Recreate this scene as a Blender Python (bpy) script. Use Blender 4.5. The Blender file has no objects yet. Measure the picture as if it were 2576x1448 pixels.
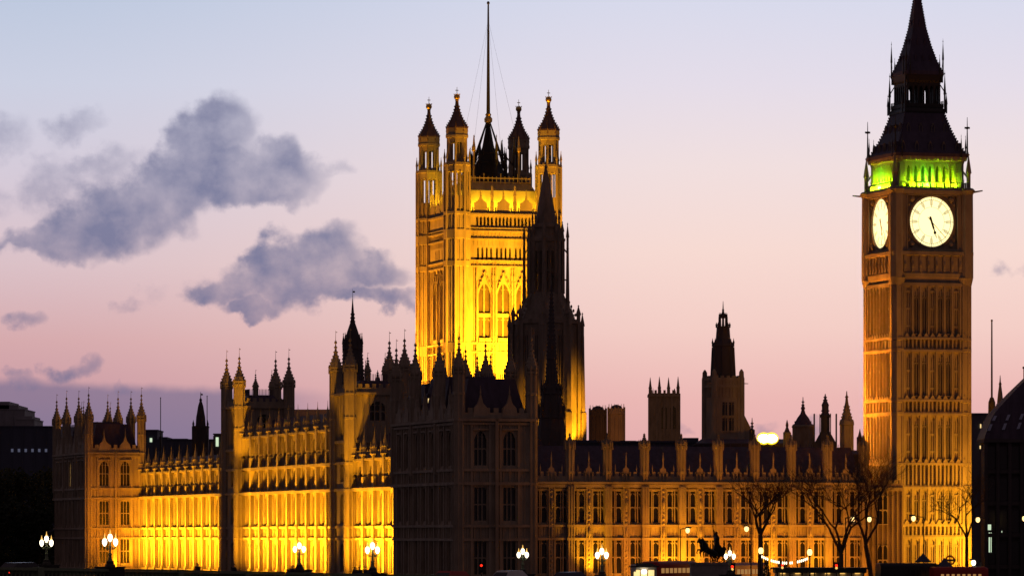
import bpy, math, random
from mathutils import Vector
R = random.Random(7)
SC = bpy.context.scene
COL = SC.collection
PI = math.pi
# ------------------------------------------------------------------ camera
FPX, CU, HV, HC = 11250.0, 1288.0, 1343.0, 12.0      # focal length / principal column / horizon row on a 2576 wide frame, camera height
cd = bpy.data.cameras.new("camera"); cam = bpy.data.objects.new("camera", cd); COL.objects.link(cam)
cam.location = (0, 0, HC); cam.rotation_euler = (PI/2, 0, 0)
cd.sensor_width = 36; cd.lens = 36*FPX/2576; cd.shift_y = (HV-724)/2576
cd.clip_start = 1; cd.clip_end = 20000
SC.camera = cam
SC.view_settings.view_transform = 'Standard'; SC.view_settings.look = 'None'
SC.view_settings.exposure = 0; SC.view_settings.gamma = 1
SC.cycles.use_denoising = True
SC.cycles.max_bounces = 5; SC.cycles.diffuse_bounces = 2; SC.cycles.glossy_bounces = 2
SC.cycles.sample_clamp_indirect = 4
SC.cycles.use_light_tree = True

def lin(r, g, b):
    f = lambda c: (c/255/12.92) if c/255 <= .04045 else ((c/255+.055)/1.055)**2.4
    return (f(r), f(g), f(b), 1)

# ------------------------------------------------------------------ dusk sky (world, by direction)
wd = bpy.data.worlds.new("World"); SC.world = wd; wd.use_nodes = True
nt = wd.node_tree; N = nt.nodes; L = nt.links
N.clear()
def mth(op, a, b=None, c=None, clamp=False):
    n = N.new('ShaderNodeMath'); n.operation = op; n.use_clamp = clamp
    for i, v in enumerate((a, b, c)):
        if v is None: continue
        if isinstance(v, (int, float)): n.inputs[i].default_value = v
        else: L.new(v, n.inputs[i])
    return n.outputs[0]
def sstep(v, lo, hi):
    n = N.new('ShaderNodeMapRange'); n.interpolation_type = 'SMOOTHSTEP'
    L.new(v, n.inputs[0]); n.inputs[1].default_value = lo; n.inputs[2].default_value = hi
    return n.outputs[0]
def mixc(f, a, b):
    n = N.new('ShaderNodeMix'); n.data_type = 'RGBA'
    if isinstance(f, (int, float)): n.inputs[0].default_value = f
    else: L.new(f, n.inputs[0])
    for i, v in ((6, a), (7, b)):
        if isinstance(v, tuple): n.inputs[i].default_value = v
        else: L.new(v, n.inputs[i])
    return n.outputs[2]
tc = N.new('ShaderNodeTexCoord'); sx = N.new('ShaderNodeSeparateXYZ'); L.new(tc.outputs['Generated'], sx.inputs[0])
az = mth('ARCTAN2', sx.outputs[0], sx.outputs[1]); el = mth('ARCSINE', sx.outputs[2])
def ramp(stops):
    r = N.new('ShaderNodeValToRGB'); e = r.color_ramp.elements
    mx = 0.16
    for i, (p, c) in enumerate(stops):
        el_ = e[i] if i < 2 else e.new(min(1, p/mx))
        el_.position = min(1, max(0, p/mx)); el_.color = lin(*c)
    L.new(mth('DIVIDE', el, mx), r.inputs[0])
    return r.outputs[0]
left = ramp([(0.0, (122, 112, 144)), (.15, (160, 182, 215)), (.020, (170, 138, 160)), (.030, (202, 155, 164)), (.043, (214, 170, 173)), (.060, (219, 193, 199)), (.080, (213, 203, 217)), (.10, (204, 208, 226)), (.119, (190, 201, 223))])
right = ramp([(0.0, (210, 155, 160)), (.15, (188, 202, 228)), (.020, (230, 175, 174)), (.030, (236, 184, 180)), (.046, (244, 206, 198)), (.063, (247, 218, 210)), (.082, (241, 223, 223)), (.10, (229, 221, 233)), (.119, (216, 218, 236))])
sky = mixc(sstep(az, -.12, .05), left, right)
# clouds: soft noisy patches at fixed directions
pu = mth('MULTIPLY', az, FPX/100); pv = mth('MULTIPLY', el, FPX/100)
cv = N.new('ShaderNodeCombineXYZ'); L.new(pu, cv.inputs[0]); L.new(pv, cv.inputs[1])
nz = N.new('ShaderNodeTexNoise'); nz.inputs['Scale'].default_value = .85; nz.inputs['Detail'].default_value = 6; nz.inputs['Roughness'].default_value = .5
L.new(cv.outputs[0], nz.inputs['Vector'])
nz2 = N.new('ShaderNodeTexNoise'); nz2.inputs['Scale'].default_value = .32; nz2.inputs['Detail'].default_value = 5
L.new(cv.outputs[0], nz2.inputs['Vector'])
nz3 = N.new('ShaderNodeTexNoise'); nz3.inputs['Scale'].default_value = 2.6; nz3.inputs['Detail'].default_value = 6; nz3.inputs['Roughness'].default_value = .6
L.new(cv.outputs[0], nz3.inputs['Vector'])
nse = mth('SUBTRACT', nz.outputs[0], .5); nsb = mth('SUBTRACT', nz2.outputs[0], .5); nsf = mth('SUBTRACT', nz3.outputs[0], .5)
wsp = N.new('ShaderNodeSeparateXYZ'); L.new(nz.outputs['Color'], wsp.inputs[0])
wsq = N.new('ShaderNodeSeparateXYZ'); L.new(nz3.outputs['Color'], wsq.inputs[0])
wu = mth('ADD', pu, mth('ADD', mth('MULTIPLY', mth('SUBTRACT', wsp.outputs[0], .5), 2.2), mth('MULTIPLY', mth('SUBTRACT', wsq.outputs[0], .5), .35)))
wv = mth('ADD', pv, mth('ADD', mth('MULTIPLY', mth('SUBTRACT', wsp.outputs[1], .5), 1.5), mth('MULTIPLY', mth('SUBTRACT', wsq.outputs[1], .5), .3)))
def patch(u, v, rx, ry, deg=0, amp=1.0):
    c, s = math.cos(math.radians(deg)), math.sin(math.radians(deg))
    dx = mth('SUBTRACT', wu, (u-CU)/100); dy = mth('SUBTRACT', wv, (HV-v-22)/100)
    a = mth('ADD', mth('MULTIPLY', dx, c*100/rx), mth('MULTIPLY', dy, s*100/rx))
    b = mth('ADD', mth('MULTIPLY', dx, -s*100/ry), mth('MULTIPLY', dy, c*100/ry))
    q = mth('ADD', mth('MULTIPLY', a, a), mth('MULTIPLY', b, b))
    return mth('MULTIPLY', mth('SUBTRACT', 1.0, q), amp)
def field(ps):
    f = None
    for p in ps:
        k = patch(*p); f = k if f is None else mth('SMOOTH_MAX', f, k, .5)
    return f
big = field([(185, 578, 190, 44, 10), (330, 520, 190, 88, 12), (430, 470, 190, 84, 22), (560, 420, 200, 74, 8), (500, 350, 140, 78, 35), (545, 305, 78, 62), (690, 400, 105, 72, -12),
             (640, 470, 130, 40, 5), (70, 606, 90, 20, 8), (740, 692, 225, 66, 4), (800, 622, 112, 70), (575, 712, 105, 36, 14), (690, 650, 100, 44, 12), (915, 668, 100, 44, -8), (640, 760, 75, 26), (900, 735, 150, 24, 0, .8),
             (57, 772, 44, 22, 0, .45), (208, 908, 56, 20, 8, .42)])
thin = field([(190, 305, 90, 44, 12), (10, 330, 80, 62), (110, 460, 150, 95, 10), (260, 400, 120, 50, 15), (310, 942, 34, 16), (85, 935, 40, 20), (360, 725, 60, 24, 15, .5), (1000, 745, 80, 16),
              (1910, 1060, 70, 26, 15), (2062, 1050, 46, 34, 25), (2565, 668, 60, 26), (1690, 1068, 50, 16), (840, 395, 60, 40)])
d1 = sstep(mth('ADD', big, mth('ADD', mth('MULTIPLY', nse, 1.1), mth('MULTIPLY', nsf, .3))), -.65, .65)
d1 = mth('MULTIPLY', d1, mth('ADD', .78, mth('ADD', mth('MULTIPLY', nse, 1.3), mth('MULTIPLY', nsf, .3))), clamp=True)
d2 = mth('MULTIPLY', sstep(mth('ADD', thin, mth('MULTIPLY', mth('ADD', nse, mth('MULTIPLY', nsf, .6)), 2.2)), -.2, 1.7), .62)
# low purple bank at the left
bank = mth('MULTIPLY', sstep(mth('ADD', mth('ADD', mth('MULTIPLY', pv, -1), mth('MULTIPLY', pu, -.035)), mth('MULTIPLY', nse, .35)), -3.52, -3.2), sstep(pu, -3.4, -7.6))
ccol = mixc(sstep(pv, 2.5, 10), lin(122, 115, 146), lin(129, 131, 161))
sky = mixc(mth('MULTIPLY', bank, .72), sky, lin(112, 108, 142))
sky = mixc(d2, sky, ccol)
sky = mixc(d1, sky, ccol)
# after sunset only the western sky glows; elsewhere a dim mauve fill is added
fade = mth('MULTIPLY', sstep(mth('ABSOLUTE', az), 1.1, .22), sstep(el, .42, .13))
night = mixc(sstep(el, -.05, .5), (.072, .044, .052, 1), (.060, .041, .052, 1))
sky = mixc(fade, night, sky)
bg = N.new('ShaderNodeBackground'); L.new(sky, bg.inputs[0]); bg.inputs[1].default_value = 1.0
wo = N.new('ShaderNodeOutputWorld'); L.new(bg.outputs[0], wo.inputs[0])

# ------------------------------------------------------------------ materials
def mat(name, col, rough=.85, var=.25, scale=.6, bump=0, metal=0, streak=True, spec=.3):
    m = bpy.data.materials.new(name); m.use_nodes = True
    t = m.node_tree; b = t.nodes['Principled BSDF']
    b.inputs['Roughness'].default_value = rough; b.inputs['Metallic'].default_value = metal
    b.inputs['Specular IOR Level'].default_value = spec
    if var:
        tc = t.nodes.new('ShaderNodeTexCoord'); mp = t.nodes.new('ShaderNodeMapping')
        mp.inputs['Scale'].default_value = (1, 1, .3 if streak else 1)
        t.links.new(tc.outputs['Object'], mp.inputs[0])
        n1 = t.nodes.new('ShaderNodeTexNoise'); n1.inputs['Scale'].default_value = scale; n1.inputs['Detail'].default_value = 8; n1.inputs['Roughness'].default_value = .65
        t.links.new(mp.outputs[0], n1.inputs['Vector'])
        r = t.nodes.new('ShaderNodeValToRGB'); e = r.color_ramp.elements
        e[0].position = .3; e[1].position = .7
        e[0].color = tuple(max(0, c*(1-var)) for c in col)+(1,); e[1].color = tuple(min(1, c*(1+var*.7)) for c in col)+(1,)
        t.links.new(n1.outputs[0], r.inputs[0]); t.links.new(r.outputs[0], b.inputs['Base Color'])
        if bump:
            bp = t.nodes.new('ShaderNodeBump'); bp.inputs['Strength'].default_value = bump; bp.inputs['Distance'].default_value = .1
            n2 = t.nodes.new('ShaderNodeTexNoise'); n2.inputs['Scale'].default_value = 3; n2.inputs['Detail'].default_value = 4
            t.links.new(tc.outputs['Object'], n2.inputs['Vector'])
            t.links.new(n2.outputs[0], bp.inputs['Height']); t.links.new(bp.outputs[0], b.inputs['Normal'])
    else:
        b.inputs['Base Color'].default_value = tuple(col)+(1,)
    return m
def emit(name, col, s):
    m = bpy.data.materials.new(name); m.use_nodes = True
    t = m.node_tree; b = t.nodes['Principled BSDF']
    b.inputs['Base Color'].default_value = tuple(col)+(1,)
    b.inputs['Emission Color'].default_value = tuple(col)+(1,); b.inputs['Emission Strength'].default_value = s
    return m
M = dict(
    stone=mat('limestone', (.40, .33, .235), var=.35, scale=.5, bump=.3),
    stone2=mat('weathered_limestone', (.30, .245, .185), var=.4, scale=.8, bump=.3),
    slate=mat('iron_roof_tiles', (.105, .08, .115), rough=.65, var=.3, scale=1.5),
    iron=mat('dark_iron', (.05, .045, .04), rough=.5, var=.2),
    gilt=mat('gilded_metal', (.85, .58, .16), rough=.35, var=.15, metal=.8),
    glass=mat('window_glass', (.018, .017, .018), rough=.18, var=0, spec=.5),
    concrete=mat('pale_concrete', (.30, .30, .31), var=.2, streak=False),
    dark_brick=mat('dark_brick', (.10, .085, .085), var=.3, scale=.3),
    blue_slate=mat('blue_grey_cladding', (.09, .10, .14), var=.2, scale=.2),
    bronze=mat('dark_bronze', (.022, .021, .02), rough=.5, var=.3, scale=4, metal=.4),
    granite=mat('grey_granite', (.30, .28, .25), var=.25, scale=3, streak=False),
    green_iron=mat('green_painted_iron', (.19, .24, .14), rough=.55, var=.2, scale=3),
    bark=mat('tree_bark', (.13, .085, .055), var=.4, scale=4),
    leaf=mat('dark_foliage', (.035, .045, .022), var=.5, scale=2, streak=False),
    asphalt=mat('asphalt', (.05, .05, .052), var=.2, scale=3, streak=False),
    paving=mat('paving_stone', (.16, .15, .14), var=.2, scale=2, streak=False),
    water=mat('river_water', (.01, .014, .018), rough=.12, var=.2, scale=.3, bump=.6, streak=False, spec=.5),
    red=mat('red_bus_paint', (.45, .02, .015), rough=.3, var=.08, spec=.5),
    white_paint=mat('white_paint', (.75, .74, .70), rough=.35, var=.05),
    black_paint=mat('black_paint', (.015, .015, .017), rough=.3, var=0, spec=.5),
    blue_paint=mat('dark_blue_paint', (.02, .03, .07), rough=.3, var=0, spec=.5),
    rubber=mat('black_rubber', (.02, .02, .02), var=0),
    cloth=mat('dark_coat_cloth', (.03, .03, .04), var=.3, scale=6), cloth2=mat('brown_coat_cloth', (.07, .045, .03), var=.3, scale=6),
    skin=mat('skin', (.45, .28, .2), rough=.6, var=.1), hair=mat('dark_hair', (.02, .014, .01), var=0),
    dial=emit('clock_dial_glass', (1, .87, .42), 1.5),
    globe=emit('lamp_glass', (1, .84, .60), 3.2),
    sodium=emit('sodium_lamp_glass', (1, .66, .24), 2.4),
    amber=emit('amber_glass', (1, .55, .12), 1.2),
    flood=emit('floodlight_glass', (1, .72, .16), 60),
    bulb=emit('festoon_bulb_glass', (1, .88, .6), 2.6),
    faint=emit('faint_lit_window', (.6, .7, 1), .08),
    floodhalo=emit('floodlight_halo_glow', (1, .66, .03), 1.7),  # yellow emission imitates the halo round the roof floodlights
    leaded=mat('leaded_glass', (.11, .085, .05), rough=.45, var=.3, scale=2),  # warm base colour stands in for floodlight reflected in the panes
    dome=mat('weathered_dome_tiles', (.24, .15, .12), rough=.7, var=.3, scale=1.5),
    lit=emit('lit_window_glass', (1, .72, .30), 1.1),
    litc=emit('cool_lit_window_glass', (.75, .95, .65), .8),
    litw=emit('lit_bus_window', (1, .52, .16), .30),
    redl=emit('red_signal_glass', (1, .02, .006), 2.5),
    head=emit('headlamp_glass', (1, .92, .70), 7),
    dark_stone=mat('near_black_stone', (.06, .055, .05), var=.3, scale=3, streak=False),  # nearly black stone with random mottling
    shade_core=mat('belfry_shade_core', (.035, .04, .035), var=.2),  # near-black colour paints the shade inside the belfry
    skyl=mat('skylight_glass', (.48, .55, .70), rough=.4, var=0, spec=.6),  # pale blue base colour stands in for sky reflected in the glass
    sign=mat('red_sign_enamel', (.30, .02, .02), var=0),
)

# ------------------------------------------------------------------ mesh building
class MB:
    def __init__(s): s.v = []; s.f = []
    def add(s, vs, fs):
        o = len(s.v); s.v += [tuple(p) for p in vs]; s.f += [tuple(i+o for i in f) for f in fs]
    def box(s, x0, x1, y0, y1, z0, z1):
        s.add([(x, y, z) for z in (z0, z1) for y in (y0, y1) for x in (x0, x1)],
              [(0, 2, 3, 1), (4, 5, 7, 6), (0, 1, 5, 4), (2, 6, 7, 3), (0, 4, 6, 2), (1, 3, 7, 5)])
    def stack(s, cx, cy, prof, n=8, rot=None, sq=False):
        """profile (z, radius) swept round an n-gon; sq: radius is the half width of a square"""
        if sq: n, rot, k = 4, PI/4, math.sqrt(2)
        else: k = 1
        if rot is None: rot = PI/n
        vs = []; fs = []
        for z, r in prof:
            for i in range(n):
                a = rot+2*PI*i/n; vs.append((cx+r*k*math.cos(a), cy+r*k*math.sin(a), z))
        for j in range(len(prof)-1):
            for i in range(n):
                i2 = (i+1) % n; fs.append((j*n+i, j*n+i2, j*n+n+i2, j*n+n+i))
        fs.append(tuple(range(n))[::-1]); m = (len(prof)-1)*n; fs.append(tuple(range(m, m+n)))
        s.add(vs, fs)
    def tube(s, p, q, r0, r1, n=5):
        p, q = Vector(p), Vector(q); d = (q-p)
        if d.length < 1e-6: return
        d.normalize(); u = d.orthogonal().normalized(); w = d.cross(u)
        vs = []
        for c, r in ((p, r0), (q, r1)):
            for i in range(n):
                a = 2*PI*i/n; vs.append(c+u*(r*math.cos(a))+w*(r*math.sin(a)))
        fs = [(i, (i+1) % n, n+(i+1) % n, n+i) for i in range(n)]+[tuple(range(n))[::-1], tuple(range(n, 2*n))]
        s.add(vs, fs)
    def ball(s, c, rx, ry, rz, n=10, m=6):
        prof = [(-math.cos(PI*j/m), max(.02, math.sin(PI*j/m))) for j in range(m+1)]
        vs = []; fs = []
        for z, r in prof:
            for i in range(n):
                a = 2*PI*i/n; vs.append((c[0]+rx*r*math.cos(a), c[1]+ry*r*math.sin(a), c[2]+rz*z))
        for j in range(m):
            for i in range(n):
                i2 = (i+1) % n; fs.append((j*n+i, j*n+i2, j*n+n+i2, j*n+n+i))
        s.add(vs, fs)
    def gable_roof(s, x0, x1, y0, y1, z0, z1, inset_x=0, inset_y=0):
        """hipped roof; ridge rectangle inset from the eaves"""
        a = [(x0, y0, z0), (x1, y0, z0), (x1, y1, z0), (x0, y1, z0)]
        b = [(x0+inset_x, y0+inset_y, z1), (x1-inset_x, y0+inset_y, z1), (x1-inset_x, y1-inset_y, z1), (x0+inset_x, y1-inset_y, z1)]
        s.add(a+b, [(0, 3, 2, 1), (4, 5, 6, 7), (0, 1, 5, 4), (1, 2, 6, 5), (2, 3, 7, 6), (3, 0, 4, 7)])
    def mesh(s, name, off=(0, 0, 0)):
        me = bpy.data.meshes.new(name)
        me.from_pydata([(x-off[0], y-off[1], z-off[2]) for x, y, z in s.v], [], s.f)
        me.update(); return me

TH = math.radians(16.5); CT, ST = math.cos(TH), math.sin(TH)
PO = (-7.19, 590.0)                                    # north-east corner of the palace
def W(a, b, z=0): return (PO[0]+a*CT-b*ST, PO[1]+a*ST+b*CT, z)
def PX(u, v, Y): return ((u-CU)/FPX*Y, Y, HC+(HV-v)/FPX*Y)   # a point of the place from where it is seen, at its real distance
GZ = 4.0

class Thing:
    def __init__(s, name, label, cat, org, frame='palace', group=None, rot=None):
        o = bpy.data.objects.new(name, None); COL.objects.link(o); o.empty_display_size = .5
        s.o = o; s.org = org
        if frame == 'palace': o.location = W(*org); o.rotation_euler = (0, 0, TH)
        elif frame == 'world': o.location = org; o.rotation_euler = (0, 0, rot or 0)
        elif frame == 'local': o.location = org; o.rotation_euler = (0, 0, rot or 0); s.org = (0, 0, 0)
        o['label'] = label; o['category'] = cat
        if group: o['group'] = group
    def part(s, name, mb, m, parent=None, label=None, smooth=False):
        me = mb.mesh(name, s.org) if isinstance(mb, MB) else mb
        if not me.materials: me.materials.append(M[m])
        ob = bpy.data.objects.new(name, me); COL.objects.link(ob); ob.parent = parent or s.o
        if label: ob['label'] = label
        if smooth:
            for p in me.polygons: p.use_smooth = True
        return ob
    def put(s, name, me, m, loc, rz=0, parent=None):
        if not me.materials: me.materials.append(M[m])
        ob = bpy.data.objects.new(name, me); COL.objects.link(ob); ob.parent = parent or s.o
        ob.location = tuple(loc[i]-s.org[i] for i in range(3)) if parent is None else loc
        ob.rotation_euler = (0, 0, rz)
        return ob
def structure(name, mb, m):
    me = mb.mesh(name); me.materials.append(M[m]); ob = bpy.data.objects.new(name, me); COL.objects.link(ob)
    ob['kind'] = 'structure'; return ob
def copy_thing(root, loc, rz=None, label=None):
    r = root.copy(); COL.objects.link(r); r.location = loc
    if rz is not None: r.rotation_euler = (0, 0, rz)
    if label: r['label'] = label
    for ch in list(root.children):
        c = ch.copy(); COL.objects.link(c); c.parent = r
        for g in list(ch.children):
            d = g.copy(); COL.objects.link(d); d.parent = c
    return r

class Face:
    """a wall plane: s runs along it, d outwards, z up. N looks to -y, E looks to -x (the river side)"""
    def __init__(s, mb, plane, side): s.mb, s.p, s.side = mb, plane, side
    def P(s, u, d, z):
        return {'N': (u, s.p-d, z), 'S': (u, s.p+d, z), 'E': (s.p-d, u, z), 'W': (s.p+d, u, z)}[s.side]
    def box(s, u0, u1, d0, d1, z0, z1):
        a, b = s.P(u0, d0, z0), s.P(u1, d1, z1)
        s.mb.box(min(a[0], b[0]), max(a[0], b[0]), min(a[1], b[1]), max(a[1], b[1]), z0, z1)
    def poly(s, pts, d): s.mb.add([s.P(u, d, z) for u, z in pts], [tuple(range(len(pts)))])
    def solid(s, pts, d0, d1):
        n = len(pts)
        s.mb.add([s.P(u, d0, z) for u, z in pts]+[s.P(u, d1, z) for u, z in pts],
                 [tuple(range(n)), tuple(range(n, 2*n))]+[(i, (i+1) % n, n+(i+1) % n, n+i) for i in range(n)])
    def wall(s, u0, u1, z0, z1, ops=(), rev=.5):
        us = sorted({u0, u1} | {o[0] for o in ops} | {o[1] for o in ops}); zs = sorted({z0, z1} | {o[2] for o in ops} | {o[3] for o in ops})
        for i in range(len(us)-1):
            for j in range(len(zs)-1):
                cu, cz = (us[i]+us[i+1])/2, (zs[j]+zs[j+1])/2
                if any(o[0] < cu < o[1] and o[2] < cz < o[3] for o in ops): continue
                s.poly([(us[i], zs[j]), (us[i+1], zs[j]), (us[i+1], zs[j+1]), (us[i], zs[j+1])], 0)
        for o in ops:
            ua, ub, za, zb = o[:4]
            for q in (((ua, za), (ub, za)), ((ub, za), (ub, zb)), ((ub, zb), (ua, zb)), ((ua, zb), (ua, za))):
                s.mb.add([s.P(q[0][0], 0, q[0][1]), s.P(q[1][0], 0, q[1][1]), s.P(q[1][0], -rev, q[1][1]), s.P(q[0][0], -rev, q[0][1])], [(0, 1, 2, 3)])
            if len(o) > 4 and o[4]: s.arch(ua, ub, zb-o[4], zb, -.02)
    def arch(s, ua, ub, zs, zt, d):
        """stone above a pointed arch"""
        mid = (ua+ub)/2; K = 5
        for e in (ua, ub):
            pr = None
            for k in range(K+1):
                t = k/K; u = e+(mid-e)*t; z = zs+(zt-zs)*(math.sin(t*PI/2)**.75)
                if pr: s.poly([pr, (u, z), (u, zt), (pr[0], zt)], d)
                pr = (u, z)
_wc = {}
def window(th, face, uc, z0, w, h, lights=2, trans=(), d=-.42, arch=0, glass='glass', tm='stone', bar=.14, name='window'):
    """glazing with stone mullions set back in a wall opening; shared meshes"""
    key = (round(w, 2), round(h, 2), lights, tuple(trans), round(arch, 2), glass, tm, bar)
    if key not in _wc:
        g = MB(); g.add([(-w/2, 0, 0), (w/2, 0, 0), (w/2, 0, h), (-w/2, 0, h)], [(0, 1, 2, 3)])
        t = MB()
        for i in range(1, lights):
            x = -w/2+w*i/lights; t.box(x-bar/2, x+bar/2, -.2, -.003, 0, h)
        for z in trans: t.box(-w/2, w/2, -.18, -.005, z-bar*.6, z+bar*.6)
        F = Face(t, 0, 'N')
        for i in range(lights):
            a, b = -w/2+w*i/lights, -w/2+w*(i+1)/lights
            for zt in list(trans)+[h-arch*.6]: F.arch(a, b, zt-min(.55, w/lights*.8), zt, .12)
        t.box(-w/2-.0, w/2, -.3, -.004, 0, .12)
        _wc[key] = (g.mesh('glazing'), t.mesh('tracery'))
    g, t = _wc[key]
    rz = 0 if face.side == 'N' else -PI/2
    o = th.put(name, g, glass, face.P(uc, d, z0), rz)
    th.put('tracery', t, tm, (0, 0, 0), 0, parent=o)
    return o
OGEE = [(0, .86), (.03, 1.12), (.09, 1.16), (.13, 1.05), (.22, .92), (.32, .68), (.42, .44), (.55, .26), (.70, .13), (.84, .09), (.85, .2), (.89, .2), (.90, .06), (1, .02)]
def turret(th, a, b, z0, r, zb, zt, m='stone', n=8, name='turret', capm=None, ribs=True, rings=(), vane=0):
    """octagonal turret: panelled shaft, ogee cap, finial"""
    t = MB()
    prof = [(z0, r)]
    for z in sorted(rings): prof += [(z-.2, r), (z-.15, r*1.14), (z+.15, r*1.14), (z+.2, r)]
    prof += [(zb-.35, r), (zb-.3, r*1.18), (zb, r*1.18)]
    t.stack(a, b, prof, n)
    if ribs:
        for i in range(n):
            q = PI/n+2*PI*i/n; x, y = a+r*math.cos(q), b+r*math.sin(q)
            t.box(x-.09, x+.09, y-.09, y+.09, z0, zb-.33)
            t.stack(x*1.0+.18*math.cos(q), y+.18*math.sin(q), [(zb-.6, .1), (zb+.35, .09), (zb+.8, .01)], 4)
    o = th.part(name, t, m)
    c = MB(); H = zt-zb
    c.stack(a, b, [(zb+H*k, r*max(.03, q)) for k, q in OGEE], n)
    for k in range(2, 10):                                # crockets
        zz, q = OGEE[k]
        for i in range(0, n, 1):
            g = PI/n+2*PI*i/n; c.ball((a+r*(q+.06)*math.cos(g), b+r*(q+.06)*math.sin(g), zb+H*zz), .07+.05*r, .07+.05*r, .09+.06*r, 4, 3)
    if vane: c.tube((a, b, zt-.1), (a, b, zt+vane), .04, .025, 4); c.box(a-.02, a+.25, b-.01, b+.01, zt+vane*.7, zt+vane*.8)
    cap = th.part('cap', c, capm or m, o)
    return o
def pinnacle(mb, a, b, z0, zt, r=.22, n=4):
    h = zt-z0
    mb.stack(a, b, [(z0, r), (z0+h*.42, r), (z0+h*.43, r*1.45), (z0+h*.5, r*1.3), (z0+h*.9, r*.2), (z0+h*.91, r*.5), (z0+h*.94, r*.5), (z0+h*.95, r*.15), (zt, .02)], n)
def battlement(F, u0, u1, z0, z1, d0=-.35, d1=.12, pitch=1.2, gap=.45):
    zc = z0+(z1-z0)*.55
    F.box(u0, u1, d0, d1, z0, zc)
    n = max(1, round((u1-u0)/pitch)); p = (u1-u0)/n
    for i in range(n): F.box(u0+i*p+gap*p/2, u0+(i+1)*p-gap*p/2, d0+.02, d1-.02, zc-.05, z1)
def area(name, loc, tgt, sx, sy, pw, col, spread=PI, shape='RECTANGLE'):
    l = bpy.data.lights.new(name, 'AREA'); l.shape = shape; l.size = sx; l.size_y = sy; l.energy = pw; l.color = col; l.spread = spread
    o = bpy.data.objects.new(name, l); COL.objects.link(o); o.location = loc
    d = Vector(tgt)-Vector(loc); o.rotation_euler = d.to_track_quat('-Z', 'Y').to_euler(); return o
def strip(name, p, q, tgt, h, pw, col, spread=PI):
    """a row of floodlights along p-q as one long lamp facing tgt"""
    p, q = Vector(p), Vector(q); c = (p+q)/2; x = (q-p); Ln = x.length; x.normalize()
    z = (c-Vector(tgt)); z -= x*z.dot(x); z.normalize(); y = z.cross(x)
    from mathutils import Matrix
    l = bpy.data.lights.new(name, 'AREA'); l.shape = 'RECTANGLE'; l.size = Ln; l.size_y = h; l.energy = pw; l.color = col; l.spread = spread
    o = bpy.data.objects.new(name, l); COL.objects.link(o)
    m = Matrix((x, y, z)).transposed().to_4x4(); m.translation = c; o.matrix_world = m; return o
def spot(name, loc, tgt, pw, col, deg, blend=.6, r=.3):
    l = bpy.data.lights.new(name, 'SPOT'); l.energy = pw; l.color = col; l.spot_size = math.radians(deg); l.spot_blend = blend; l.shadow_soft_size = r
    o = bpy.data.objects.new(name, l); COL.objects.link(o); o.location = loc
    d = Vector(tgt)-Vector(loc); o.rotation_euler = d.to_track_quat('-Z', 'Y').to_euler(); return o
GOLD = (1, .405, .008); ORANGE = (1, .30, .012)
# ------------------------------------------------------------------ ground, water
g = MB(); g.add([(-6000, -3000, 0), (6000, -3000, 0), (6000, 6000, 0), (-6000, 6000, 0)], [(0, 1, 2, 3)]); structure('river', g, 'water')
g = MB()
pts = [W(-3, 6000)[:2], W(-3, -3)[:2], (2, 505), (70, 470), (110, 440), (600, 150), (6000, 100), (6000, 8000)]
n = len(pts)
g.add([(x, y, GZ) for x, y in pts]+[(x, y, -1) for x, y in pts], [tuple(range(n))]+[(i, (i+1) % n, n+(i+1) % n, n+i) for i in range(n)])
structure('ground', g, 'paving')
g = MB(); g.add([(30, 536, GZ+.004), (300, 536, GZ+.004), (300, 575, GZ+.004), (30, 575, GZ+.004)], [(0, 1, 2, 3)]); structure('road', g, 'asphalt')

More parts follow.
